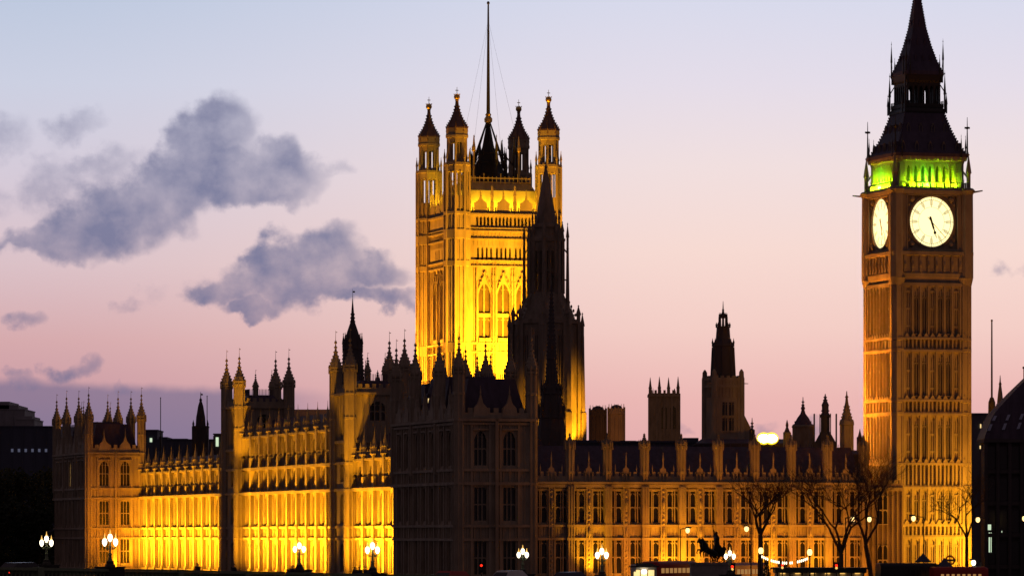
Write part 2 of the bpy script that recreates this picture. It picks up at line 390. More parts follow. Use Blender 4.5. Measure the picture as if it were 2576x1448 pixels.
# ------------------------------------------------------------------ palace pavilions at the two ends of the river front
PB, PD = 10.6, 32.6                                    # north width, river length
def pavilion(b0, label, lit):
    th = Thing('palace_pavilion', label, 'building', (0, b0, GZ), group='square pavilions closing the river front')
    w = MB(); N_, E_, W_ = Face(w, b0, 'N'), Face(w, 0, 'E'), Face(w, PB, 'W')
    cols = (3.15, 7.15); rows = ((6.6, 4.6, 0), (13.7, 4.5, 0), (21.0, 4.6, 1.1))
    ops = [(c-.85, c+.85, z, z+h, ar) for c in cols for z, h, ar in rows]
    N_.wall(0, PB, GZ, 27.2, ops)
    ecols = [b0+x for x in (3.6, 7.4, 12.3, 16.3, 20.3, 25.2, 29.0)]
    eops = [(c-.85, c+.85, z, z+h, ar) for c in ecols for z, h, ar in rows]
    E_.wall(b0, b0+PD, GZ, 27.2, eops)
    W_.wall(b0, b0+PD, GZ, 27.2); Face(w, b0+PD, 'S').wall(0, PB, GZ, 27.2)
    w.add([(0, b0, 27.1), (PB, b0, 27.1), (PB, b0+PD, 27.1), (0, b0+PD, 27.1)], [(0, 1, 2, 3)])
    for F, u0, u1, cs in ((N_, 0, PB, cols), (E_, b0, b0+PD, ecols)):
        for z, hh, dd in ((11.3, .35, .3), (13.1, .35, .34), (18.7, .4, .36), (20.5, .35, .3), (26.6, .3, .3), (27.1, .35, .5), (5.6, .4, .4)): F.box(u0-.1, u1+.1, -.1, dd, z-hh/2, z+hh/2)
        for c in cs:
            for sx_ in (-1.25, 1.25): F.box(c+sx_-.16, c+sx_+.16, -.1, .22, GZ, 26.5)
            for k in range(3):                               # blind panels between the floors
                x = c-.85+.85*k; F.box(x-.07, x+.07, -.05, .15, 11.4, 13); F.box(x-.07, x+.07, -.05, .15, 18.8, 20.4); F.box(x-.07, x+.07, -.05, .12, 25.7, 26.5)
            F.box(c-1.1, c+1.1, -.05, .3, 25.75, 25.95)
        for u in [u0+i*.66 for i in range(int((u1-u0)/.66)+1)]:
            if all(abs(u-c) > 1.45 for c in cs): F.box(u-.06, u+.06, -.05, .12, 6, 26.4)
    F = N_
    F.box(PB/2-.22, PB/2+.22, -.1, .5, GZ, 27.3)
    th.part('wall', w, 'stone')
    p = MB(); N2, E2, W2 = Face(p, b0, 'N'), Face(p, 0, 'E'), Face(p, PB, 'W')
    battlement(N2, 0, PB, 27.28, 28.7); battlement(E2, b0, b0+PD, 27.28, 28.7); battlement(W2, b0, b0+PD, 27.28, 28.7)
    for F2, cs in ((N2, cols), (E2, ecols)):
        for c in cs:
            F2.solid([(c-1.1, 27.4), (c+1.1, 27.4), (c+.9, 28.7), (c+.35, 29.3), (c, 30.6), (c-.35, 29.3), (c-.9, 28.7)], -.3, .2)
            x, y, _ = F2.P(c, 0, 0); pinnacle(p, x, y, 29.8, 31.7, .1)
    th.part('parapet', p, 'stone')
    r = MB()
    for y0, y1, z in ((b0+.9, b0+9.6, 32.6), (b0+10.2, b0+21.6, 33.2), (b0+22.4, b0+31.8, 32.6)): r.gable_roof(.8, PB-.8, y0, y1, 27.3, z, 1.3, 1.1)
    for y in range(int(PD-2)*2):
        q = b0+1.6+y*.5
        if q < b0+PD-2: r.box(2.2, 2.26, q-.03, q+.03, 32, 33.0)
    for x in range(14): r.box(3.3+x*.3-.04, 3.3+x*.3+.04, b0+2.4, b0+2.5, 32.5, 33.3)
    th.part('roof', r, 'slate')
    for i, q in enumerate((.35, 10.0, 22.2, PD-.35)):
        for j, a in enumerate((.3, PB-.3)):
            turret(th, a, b0+q, GZ if q < 1 else 20, .72, 33.6, 38.6 if not (i % 2) else 38.2, rings=(18.7, 27.1, 30.6), vane=.9)
        if i in (1, 2):
            for a in (3.4, 7.2): pass
    k = 0
    for F, cs in ((N_, cols), (E_, ecols)):
        for c in cs:
            for z, h, ar in rows:
                k += 1
                gl = 'lit' if (lit and F is E_ and abs(c-ecols[3]) < .1 and z > 20) else 'glass'
                window(th, F, c, z, 1.7, h, 3, (h*.5,), arch=ar, glass=gl)
    for j, (a, b) in enumerate(((2.0, b0+14), (8.6, b0+14), (2.4, b0+18), (8.0, b0+18.3))):     # short turrets between the corner ones
        turret(th, a, b, 27.5, .55, 32.5, 36.6, vane=.6, ribs=False)
    if not lit:
        q = MB(); q.box(1.0, 2.0, b0+19.6, b0+20.5, 29.4, 30.6)
        q.add([(1.0, b0+19.55, 30.6), (2.0, b0+19.55, 30.6), (1.5, b0+19.55, 31.2), (1.5, b0+21, 31.2)], [(0, 1, 2), (0, 2, 3), (1, 2, 3)]); o = th.part('dormer', q, 'slate')
        q = MB(); Face(q, b0+19.6, 'N').poly([(1.36, 29.6), (1.64, 29.6), (1.64, 30.5), (1.36, 30.5)], .02); th.part('lit_pane', q, 'lit', o)
    return th
pavilion(0, 'dark unlit pavilion with many black pinnacles in the middle of the river front', False)
pavilion(253, 'gold-lit pavilion with eight slender pinnacles at the far left end of the palace', True)
x = MB()

# ------------------------------------------------------------------ river wing between them
RA = 10.5
th = Thing('palace_wing', 'long river wing of the palace, floodlit bright gold, with rows of buttresses and windows', 'building', (RA, 32.6, GZ))
w = MB(); E_ = Face(w, RA, 'E'); par = MB(); EP = Face(par, RA, 'E'); but = MB(); EB = Face(but, RA, 'E')
wins = []
def river_bays(b0, b1, nb, tall, first=0):
    p = (b1-b0)/nb; ops = []; top = 28.3 if tall else 23.4
    for i in range(nb):
        c = b0+p*(i+.5)
        if i >= first:
            for z, h, ar in ((6.2, 4.4, .8), (13.6, 4.6, .9), (20.0, 2.4, .5))+(((24.0, 3.2, .8),) if tall else ()):
                ops.append((c-1.15, c+1.15, z, z+h, ar)); wins.append((c, z, h, ar))
    E_.wall(b0, b1, GZ, top, ops, rev=.55)
    st = [(11.3, .35, .4), (13.1, .35, .45), (18.8, .45, 1.0), (19.1, .2, .6), (top-.1, .35, .5)]
    if tall: st += [(22.9, .45, .7)]
    for z, hh, dd in st: E_.box(b0, b1, -.1, dd, z-hh/2, z+hh/2)
    E_.box(b0, b1, -.2, .5, GZ, 5.9)
    for i in range(nb):
        c = b0+p*(i+.5)
        for sx_ in (-1.75, -1.4, 1.4, 1.75): E_.box(c+sx_-.08, c+sx_+.08, -.1, .16, 6, top-.4)
        for k in range(4):
            x = c-1.05+.7*k
            for za, zb in ((11.5, 12.9), (19.0, 19.9)): E_.box(x-.07, x+.07, -.05, .14, za, zb)
    battlement(EP, b0, b1, top+.08, top+1.3, pitch=1.3)
    for i in range(nb+1):
        u = b0+p*i
        but = MB(); EB = Face(but, RA, 'E')
        EB.box(u-.5, u+.5, -.1, .68, GZ, 18.6); EB.box(u-.62, u+.62, -.1, .85, GZ, 6.3)
        for dd in (.0, .3, .6): EB.box(u-.58, u-.49, dd, dd+.1, 6.4, 18.4)
        for zc in (8.6, 10.9, 15.8): EB.box(u-.57, u-.49, -.02, .7, zc-.1, zc+.1)
        for z in (11.3, 13.1): EB.box(u-.62, u+.62, -.1, .8, z-.2, z+.2)
        lo = 19.03; seg = ((lo, 20.7), (21.1, top+.4)) if not tall else ((lo, 22.6), (23.15, 24.8), (25.2, top+.4))
        for za, zb in seg:
            EB.box(u-.5, u+.5, -.1, .66, za, zb)
            # paired sunk panels read on the north cheek: stone margins stand proud of it
            for dd in (.02, .3, .58): EB.box(u-.6, u-.49, dd-.02, dd+.1, za+.15, zb-.25)
            EB.box(u-.6, u-.49, -.02, .72, zb-.35, zb-.05); EB.box(u-.6, u-.49, -.02, .72, za+.02, za+.2)
        x, y, _ = EB.P(u, .3, 0)
        but.stack(x, y, [(top+.4, .62), (top+.7, .72), (top+1.0, .5), (top+1.7, .42), (top+1.75, .52), (top+2.2, .34), (top+3.4, .1), (top+3.9, .03)], 8)
        but.tube((x, y, top+3.8), (x, y, top+4.6), .05, .02, 4); th.part('buttress', but, 'stone')
    for i in range(nb):
        x, y, _ = EP.P(b0+p*(i+.5), .1, 0); pinnacle(par, x, y, top+.9, top+2.6, .14)
river_bays(32.6, 94, 10, False, 4)
river_bays(104, 169, 10, True)
river_bays(179.5, 253, 11, False)
w.box(RA+.6, RA+20, 32.7, 252.9, GZ, 18)               # body of the range behind the wall
th.part('wall', w, 'stone'); th.part('parapet', par, 'stone')
r = MB()
r.gable_roof(RA+1.2, RA+13, 32.7, 94.5, 22.5, 27.5, 4, 0); r.gable_roof(RA+1.2, RA+13, 103, 170, 27, 31.5, 4, 0); r.gable_roof(RA+1.2, RA+13, 179, 252.9, 22.5, 26.2, 4, 0)
th.part('roof', r, 'slate')
for c, z, h, ar in wins: window(th, E_, c, z, 2.3, h, 3, (h*.52,) if h > 3.5 else (), arch=ar, d=-.5)
for i in range(11):
    b = 253-73.5/11*(i+.5); sp = MB(); pinnacle(sp, RA+2.2, b, 23, 27.6, .14); th.part('roof_finial', sp, 'stone')
for i in range(6): sp = MB(); pinnacle(sp, RA+2.2, 70+4.4*i, 23, 28.0, .14); th.part('roof_finial', sp, 'stone')

# ------------------------------------------------------------------ the two square towers in the river front
def river_tower(b0, b1, label):
    a0, a1 = 9.6, 18.4
    th = Thing('square_tower', label, 'tower', (a0, b0, GZ), group='square towers with four corner turrets on the river front')
    w = MB(); faces = [(Face(w, b0, 'N'), a0, a1), (Face(w, a0, 'E'), b0, b1), (Face(w, b1, 'S'), a0, a1), (Face(w, a1, 'W'), b0, b1)]
    cE = (b0+b1)/2; cN = (a0+a1)/2
    eo = [(cE-1.3, cE+1.3, z, z+h, .8) for z, h in ((6.2, 4.4), (13.6, 4.6), (20, 4.5), (27.2, 3.6))]
    no = [(cN-1.2, cN+1.2, 29.3, 32.3, .7)]
    faces[1][0].wall(b0, b1, GZ, 33.6, eo); faces[0][0].wall(a0, a1, GZ, 33.6, no); faces[2][0].wall(a0, a1, GZ, 33.6); faces[3][0].wall(b0, b1, GZ, 33.6)
    for F, u0, u1 in faces:
        for z, dd in ((11.3, .25), (13.1, .25), (18.8, .35), (22.9, .3), (26.2, .3), (33.5, .4)): F.box(u0, u1, -.1, dd, z-.2, z+.2)
        for i in range(1, 9):
            u = u0+(u1-u0)*i/9
            F.box(u-.07, u+.07, -.05, .12, 23.2, 26); F.box(u-.07, u+.07, -.05, .12, 26.5, 33.2)
    th.part('wall', w, 'stone')
    p = MB()
    for F, u0, u1 in faces: battlement(Face(p, F.p, F.side), u0, u1, 33.7, 35.0, pitch=1.1)
    th.part('parapet', p, 'stone')
    r = MB(); r.gable_roof(a0+.8, a1-.8, b0+.8, b1-.8, 33.6, 35.6, 1.5, 1.5)
    for i in range(18):
        x = a0+2.4+i*.25; r.box(x-.04, x+.04, b0+2.3, b0+2.36, 35.5, 36.6)
        y = b0+2.4+i*.3; r.box(a0+2.3, a0+2.36, y-.04, y+.04, 35.5, 36.6)
    th.part('roof', r, 'slate')
    for a, b in ((a0+.1, b0+.1), (a0+.1, b1-.1), (a1-.1, b0+.1), (a1-.1, b1-.1)):
        turret(th, a, b, GZ, .88, 37.4, 42.4, rings=(11.3, 13.1, 18.8, 22.9, 29.8, 33.5), vane=1.1)
    for a, b in ((cN-.9, b0+2.6), (cN+2.0, b0+3)): turret(th, a, b, 33.8, .45, 36.8, 39.4, ribs=False, vane=.5)
    for F, c, z, h in ((faces[1][0], cE, 6.2, 4.4), (faces[1][0], cE, 13.6, 4.6), (faces[1][0], cE, 20, 4.5), (faces[1][0], cE, 27.2, 3.6), (faces[0][0], cN, 29.3, 3.0)):
        window(th, F, c, z, 2.6 if F is faces[1][0] else 2.4, h, 3, (h*.5,), arch=.8)
river_tower(169.5, 179.3, 'square tower with one brightly lit corner turret, left of the tall middle wing')
river_tower(94.4, 103.6, 'square tower with a half-lit corner turret in front of a dark ventilator spire')

# ------------------------------------------------------------------ north wing
NA0, NA1, NB = 10.62, 57.6, 1.0
th = Thing('palace_wing', 'orange-lit north wing with two rows of paired windows and a battlemented parapet', 'building', (NA0, NB, GZ))
w = MB(); F = Face(w, NB, 'N'); nb = 9; p = (NA1-NA0)/nb; ops = []; cw = []
for i in range(nb):
    c = NA0+p*(i+.5)
    for s in (-1.36, 1.36):
        for z, h, ar in ((6.7, 4.5, .0), (13.45, 4.3, .0)):
            ops.append((c+s-.74, c+s+.74, z, z+h, ar)); cw.append((c+s, z, h))
F.wall(NA0, NA1, GZ, 18.9, ops, rev=.3)
for z, hh, dd in ((5.6, .5, .4), (11.4, .3, .3), (13.15, .3, .3), (18.45, .4, .45), (18.85, .3, .6)): F.box(NA0, NA1, -.1, dd, z-hh/2, z+hh/2)
for c, z, h in cw:
    F.box(c-.86, c-.74, -.05, .1, z-.1, z+h+.2); F.box(c+.74, c+.86, -.05, .1, z-.1, z+h+.2); F.box(c-.95, c+.95, -.05, .2, z+h+.12, z+h+.3)
    if z > 12:
        for k in range(5): F.box(c-.74+.37*k-.035, c-.74+.37*k+.035, -.04, .09, 11.6, 12.95)
        for k in range(2): F.arch(c-.74+.74*k, c+.74*k, 12.4, 12.95, .08)
        F.box(c-.74, c+.74, -.05, .1, 11.55, 11.75)
for i in range(nb):
    c = NA0+p*(i+.5)
    F.box(c-.32, c+.32, -.1, .22, GZ, 18.6); F.box(c-.42, c-.3, -.1, .34, GZ, 18.55); F.box(c+.3, c+.42, -.1, .34, GZ, 18.55)
    for z in [6.6+.62*k for k in range(19)]:                # carved niche figures and shields up the pier
        w.ball((c+.03*math.sin(z*7), NB-.24, z), .15+.07*math.sin(z*9), .16, .24, 6, 4)
    for z in (12.2, 16): w.ball((c, NB-.36, z), .2, .2, .6, 6, 5)
for i in range(nb+1):
    u = NA0+p*i
    F.box(u-.5, u+.5, -.1, .62, GZ, 18.4); F.box(u-.58, u+.58, -.1, .72, GZ, 6.4)
    for z in (11.4, 13.15): F.box(u-.56, u+.56, -.1, .7, z-.17, z+.17)
    for s in (-.36, 0, .36): F.box(u+s-.05, u+s+.05, .6, .72, 6.5, 18.2)
    F.box(u-1.05, u-.93, -.05, .14, 5.9, 18.2) if i else None
    F.box(u+.93, u+1.05, -.05, .14, 5.9, 18.2) if i < nb else None
th.part('wall', w, 'stone')
pr = MB(); F2 = Face(pr, NB, 'N'); battlement(F2, NA0, NA1, 19.02, 20.35, pitch=.87, gap=.46)
for i in range(nb):
    c = NA0+p*(i+.5)
    F2.solid([(c-.72, 19.1), (c+.72, 19.1), (c+.72, 20.2), (c+.42, 20.3), (c+.4, 20.75), (c+.16, 20.9), (c, 21.5), (c-.16, 20.9), (c-.4, 20.75), (c-.42, 20.3), (c-.72, 20.2)], -.25, .1); w2 = None
    for s in (-.5, 0, .5): F2.box(c+s-.07, c+s+.07, .05, .24, 19.1, 20.1)
    pinnacle(pr, c, NB-.05, 21.2, 23.0, .11)
    for s in (-1.5, 1.5): pinnacle(pr, c+s, NB, 20.2, 21.4, .08)
th.part('parapet', pr, 'stone')
for i in range(1, nb+1):
    turret(th, NA0+p*i, NB+.1, 18.9, .54, 23.9, 25.6, rings=(20.3,), name='turret', ribs=True)
r = MB(); r.gable_roof(NA0, NA1+.5, NB+1.3, NB+15, 18.8, 23.9, 0, 5)
for i in range(60): r.box(NA0+.4+i*.78, NA0+.47+i*.78, NB+6.3, NB+6.36, 23.85, 24.3)
th.part('roof', r, 'slate')
b2 = MB(); b2.box(NA0+.1, NA1, NB+.7, NB+15, GZ, 18.7); th.part('rear_wall', b2, 'stone2')
for c, z, h in cw: window(th, F, c, z, 1.48, h, 2, (h*.5,), arch=.5, bar=.12, d=-.24)

th = Thing('link_building', 'low dark link block right of the north wing behind bare trees', 'building', (58, 2.5, GZ))
w = MB(); w.box(57.75, 63.9, 2.5, 9, GZ, 18.3); F = Face(w, 2.5, 'N')
for i in range(9): F.box(57.9+i*.72, 58.05+i*.72, -.1, .25, GZ, 18.1)
F.box(57.75, 63.9, -.1, .35, 17.9, 18.4); battlement(F, 57.75, 63.9, 18.4, 19.4, pitch=.8)
th.part('wall', w, 'stone2'); 
for k, z in enumerate((6.5, 13.3)): window(th, F, 60.8, z, 1.4, 4, 2, (2,), d=.26)
# ------------------------------------------------------------------ the great square tower (left of centre)
def great_tower():
    A0, A1, B0, B1 = 70.7, 88.9, 250.2, 270.2
    ax, bx = (A0+A1)/2, (B0+B1)/2
    th = Thing('great_tower', 'huge square gold-lit tower with four crowned corner turrets and a tall flagpole', 'tower', (ax, bx, GZ))
    w = MB(); a0, a1, b0, b1 = A0-.4, A1+.4, B0-.4, B1+.4
    N_, E_, S_, W_ = Face(w, b0, 'N'), Face(w, a0, 'E'), Face(w, b1, 'S'), Face(w, a1, 'W')
    cs = (ax-3.75, ax, ax+3.75); ce = (bx-2.4, bx+2.4)
    def ops(cs, ww): return [(c-ww, c+ww, 49.3, 59.6, 2.0) for c in cs]
    gn = [(c+k*.86-.2, c+k*.86+.2, 64.1, 66.6, .5) for c in cs for k in (-1.5, -.5, .5, 1.5)]
    gn = [o for o in gn if A0+2.3 < o[0] and o[1] < A1-2.3]
    up = [(c+k*.72-.22, c+k*.72+.22, 70.7, 72.4, .4) for c in cs for k in (-2, -1, 0, 1, 2)]
    N_.wall(a0, a1, GZ, 72.9, ops(cs, 1.2)+gn+up, rev=.9)
    E_.wall(b0, b1, GZ, 72.9, [(c-1.0, c+1.0, 49.3, 60.5, 2.0) for c in ce]+[(c+k*.9-.2, c+k*.9+.2, 64.1, 66.6, .5) for c in ce for k in (-1.5, -.5, .5, 1.5)], rev=1.2)
    S_.wall(a0, a1, GZ, 72.9); W_.wall(b0, b1, GZ, 72.9)
    w.add([(a0, b0, 72.3), (a1, b0, 72.3), (a1, b1, 72.3), (a0, b1, 72.3)], [(0, 1, 2, 3)])
    for F, u0, u1, c_, hw in ((N_, a0, a1, cs, 1.2), (E_, b0, b1, ce, 1.0), (S_, a0, a1, (), 0), (W_, b0, b1, (), 0)):
        for z, h, d in ((36, .6, .4), (46.6, .3, .5), (48.3, .35, .6), (62.9, .35, .35), (64.0, .3, .4), (68.1, .3, .35), (69.6, .3, .45), (70.2, .2, .3), (72.8, .4, .5)): F.box(u0, u1, -.1, d, z-h/2, z+h/2)
        n = 26
        for i in range(n+1):                                # fine panel ribs
            u = u0+(u1-u0)*i/n
            if all(abs(u-c) > hw+.3 for c in c_): F.box(u-.08, u+.08, -.05, .16, GZ, 62.6)
            F.box(u-.08, u+.08, -.05, .13, 68.3, 69.4); F.box(u-.08, u+.08, -.05, .16, 46.8, 48.1); F.box(u-.07, u+.07, -.05, .12, 63.05, 63.85); F.box(u-.05, u+.05, -.05, .1, 66.9, 68)
        for c in c_:
            for s in (-1, 1):
                x = c+s*(hw+.42); F.box(x-.2, x+.2, -.1, .45, GZ, 61.2); F.box(x-.12, x+.12, .4, .6, GZ, 60)
                px, py, _ = F.P(x, .3, 0); pinnacle(w, px, py, 61, 63.6, .16)
            # ogee hood over the arch
            K = 8; pts = []
            for e in (-1, 1):
                pr_ = None
                for k in range(K+1):
                    t = k/K; u = c+e*(hw+.25)*(1-t); z = 58.0+2.2*math.sin(t*PI/2)**.8+1.4*max(0, t-.55)**1.3*3
                    if pr_: F.solid([(pr_[0], pr_[1]), (u, z), (u, z+.35), (pr_[0], pr_[1]+.35)], -.05, .4)
                    pr_ = (u, z)
                    if k in (3, 5, 7): px, py, _ = F.P(u, .35, 0); w.ball((px, py, z+.5), .2, .2, .26, 5, 4)
            F.box(c-hw, c+hw, -.1, .55, 48.6, 49.3)
    th.part('wall', w, 'stone')
    # pierced parapet with lit tank roof behind
    p = MB()
    for F, u0, u1 in ((Face(p, b0, 'N'), A0+2.3, A1-2.3), (Face(p, a0, 'E'), B0+2.3, B1-2.3), (Face(p, b1, 'S'), A0+2.3, A1-2.3), (Face(p, a1, 'W'), B0+2.3, B1-2.3)):
        L_ = u1-u0; n = 3 if F.side in 'NS' else 4; q = L_/n
        F.box(u0, u1, -.3, .2, 73.0, 73.5)
        for i in range(n):
            c = u0+q*(i+.5)
            F.solid([(c-1.25, 73.5), (c+1.25, 73.5), (c+1.2, 75.0), (c+.6, 75.35), (c+.22, 75.8), (c, 77.6), (c-.22, 75.8), (c-.6, 75.35), (c-1.2, 75.0)], -.22, .12)
            for s in (-q/2+.1, q/2-.1): F.box(c+s-.22, c+s+.22, -.25, .2, 73, 75.2); px, py, _ = F.P(c+s, 0, 0); pinnacle(p, px, py, 75, 78.4, .2)
            for s in (-1.55, 1.55): F.box(c+s-.14, c+s+.14, -.2, .1, 73.4, 74.2)
    th.part('parapet', p, 'stone')
    t = MB(); t.box(A0+2.0, A1-2.0, B0+2.1, B1-2.1, 72.3, 77.6)
    t.gable_roof(A0+2.0, A1-2.0, B0+2.1, B1-2.1, 77.6, 79.2, .9, .9)
    th.part('attic', t, 'stone')
    c = MB(); FN = Face(c, B0+2.9, 'N'); FE = Face(c, A0+2.8, 'E')
    for F, u0, u1 in ((FN, A0+2.8, A1-2.8), (FE, B0+2.9, B1-2.9)):
        F.box(u0, u1, -.05, .05, 79.9, 80.1); F.box(u0, u1, -.05, .05, 79.1, 79.3); k = 15
        for i in range(k+1):
            u = u0+(u1-u0)*i/k; F.box(u-.05, u+.05, -.06, .06, 77.8 if i % 2 else 78.6, 80.9 if not i % 4 else 80.35)
    th.part('cresting', c, 'gilt')
    # iron roof pyramid, flagpole
    r = MB()
    r.stack(ax, bx, [(79.0, 4.3), (81.5, 3.4), (84.5, 1.9), (87.5, .9), (90.5, .45), (92.2, .35)], 4, 0)
    for i in range(8):
        q = PI/4*i; x, y = ax+3.6*math.cos(q), bx+3.6*math.sin(q)
        r.tube((x, y, 79), (x, y, 82.5), .22, .2, 5); r.tube((x, y, 82), (ax+.3*math.cos(q), bx+.3*math.sin(q), 91.5), .24, .12, 5)
        pinnacle(r, x, y, 82.3, 86.5, .22)
        x, y = ax+5.6*math.cos(q), bx+5.6*math.sin(q)
        r.tube((x, y, 79), (x, y, 83), .2, .16, 5); pinnacle(r, x, y, 82.8, 88.6, .26); r.tube((x, y, 82.6), (ax+3.4*math.cos(q), bx+3.4*math.sin(q), 85), .12, .1, 4)
    for z, rr in ((81, 4.2), (83.4, 3.7), (85.2, 2.7)):
        for i in range(8):
            q0, q1 = PI/4*i, PI/4*(i+1); r.tube((ax+rr*math.cos(q0), bx+rr*math.sin(q0), z), (ax+rr*math.cos(q1), bx+rr*math.sin(q1), z), .13, .13, 4)
    th.part('roof', r, 'iron')
    f = MB(); f.stack(ax, bx, [(91.5, .42), (93, .36), (104, .26), (113.5, .16), (114.0, .14)], 8); f.ball((ax, bx, 114.3), .3, .3, .35, 8, 6)
    fp = th.part('flagpole', f, 'iron')
    g = MB(); g.stack(ax, bx, [(91.0, .3), (91.4, .75), (92.0, .8), (92.5, .45), (92.8, .6), (93.2, .3)], 8); th.part('crown', g, 'gilt')
    for x, y in ((A0+4.6, B0+4.5), (A1-4.6, B0+4.5), (A0+5, B1-5), (A1-5, B1-5)):
        s = MB(); s.tube((x, y, 86), (ax, bx, 111), .02, .016, 3); th.part('stay', s, 'iron')
        s = MB(); s.stack(x, y, [(79, .2), (85.2, .16), (85.3, .36), (86.0, .4), (86.5, .2), (88.3, .04)], 6); th.part('gilt_vane', s, 'gilt')
    # corner turrets
    for x, y in ((A0, B0), (A0, B1), (A1, B0), (A1, B1)):
        s = MB(); R0 = 2.38
        s.stack(x, y, [(GZ, R0), (46.4, R0), (46.5, R0+.15), (48.4, R0+.15), (48.5, R0), (62.8, R0), (62.9, R0+.18), (63.9, R0+.18), (64, R0), (68, R0), (68.1, R0+.2), (69.8, R0+.2), (69.9, R0), (72.6, R0), (72.7, R0+.22), (73.2, R0+.22), (73.3, R0-.1), (76.2, R0-.1)], 8)
        for i in range(8):
            q = PI/8+i*PI/4; px, py = x+R0*math.cos(q), y+R0*math.sin(q)
            s.box(px-.2, px+.2, py-.2, py+.2, GZ, 82.2); pinnacle(s, px, py, 82, 85.2, .2)
            q += PI/8; rr = R0*.925; px, py = x+rr*math.cos(q), y+rr*math.sin(q)
            s.stack(px, py, [(GZ, .13), (76, .13)], 4)
            for dq in (-.2, .2):
                px, py = x+(rr+.02)*math.cos(q+dq), y+(rr+.02)*math.sin(q+dq); s.stack(px, py, [(GZ, .08), (72, .08)], 4)
            # open upper stage: mullions
            px, py = x+rr*math.cos(q), y+rr*math.sin(q); s.stack(px, py, [(76, .16), (80.9, .16)], 4)
        s.stack(x, y, [(80.8, R0+.05), (81.9, R0+.1), (82.0, R0+.25), (82.5, R0+.2), (82.6, R0-.3), (83.0, R0-.5)], 8)
        tr = th.part('turret', s, 'stone')
        l = MB(); r1 = 1.72
        for i in range(8):
            q = PI/8+i*PI/4; px, py = x+r1*math.cos(q), y+r1*math.sin(q); l.box(px-.2, px+.2, py-.2, py+.2, 82.8, 87.2)
            q += PI/8; px, py = x+r1*.93*math.cos(q), y+r1*.93*math.sin(q); l.stack(px, py, [(82.8, .1), (86.6, .1)], 4)
        l.stack(x, y, [(86.3, r1+.1), (87.2, r1+.18), (87.25, r1+.42), (87.7, r1+.46), (88.0, r1+.36), (89.1, r1+.38)], 8)
        th.part('lantern', l, 'stone', tr)
        d = MB(); H = 7.2
        d.stack(x, y, [(89.0, 2.15), (89.3, 2.08), (90.0, 1.68), (90.8, 1.22), (91.8, .78), (92.8, .48), (93.8, .33), (94.3, .3), (94.4, .42), (94.5, .28)], 8)
        for i in range(8):
            q = PI/8+i*PI/4
            for z, rr in ((89.3, 2.1), (89.7, 1.9), (90.1, 1.68), (90.5, 1.44), (91, 1.16), (91.5, .94), (92, .76), (92.6, .58), (93.2, .46)): d.ball((x+rr*math.cos(q), y+rr*math.sin(q), z), .14, .14, .18, 4, 3)
            pinnacle(d, x+1.95*math.cos(q), y+1.95*math.sin(q), 87.2, 90, .16)
        th.part('dome', d, 'dome', tr)
        k = MB(); k.ball((x, y, 95.0), .62, .62, .58, 8, 6)
        for i in range(8): q = i*PI/4; k.tube((x+.3*math.cos(q), y+.3*math.sin(q), 95), (x+.62*math.cos(q), y+.62*math.sin(q), 95.6), .08, .07, 4)
        k.tube((x, y, 95.4), (x, y, 96.9), .07, .04, 5); k.box(x-.3, x+.3, y-.04, y+.04, 96.2, 96.34)
        th.part('crown', k, 'gilt', tr)
    for F, c, hw in [(N_, c, 1.2) for c in cs]:
        window(th, F, c, 49.5, 2.4, 4.0, 2, (), d=-.6, arch=1.0, bar=.3, glass='leaded'); window(th, F, c, 53.9, 2.4, 5.7, 2, (), d=-.6, arch=1.6, bar=.3, glass='leaded')
    sl = MB(); FS = Face(sl, b0, 'N')
    for c in cs: FS.box(c-1.2, c+1.2, -.8, .1, 53.3, 54.0)
    th.part('transom', sl, 'stone')
    for c in ce: window(th, E_, c, 49.3, 2.0, 11.0, 2, (4.6,), d=-.9, arch=1.5, bar=.2)
    for o in gn: window(th, N_, (o[0]+o[1])/2, 64.1, .4, 2.5, 1, (), d=-.8, name='window')
    return th
great_tower()

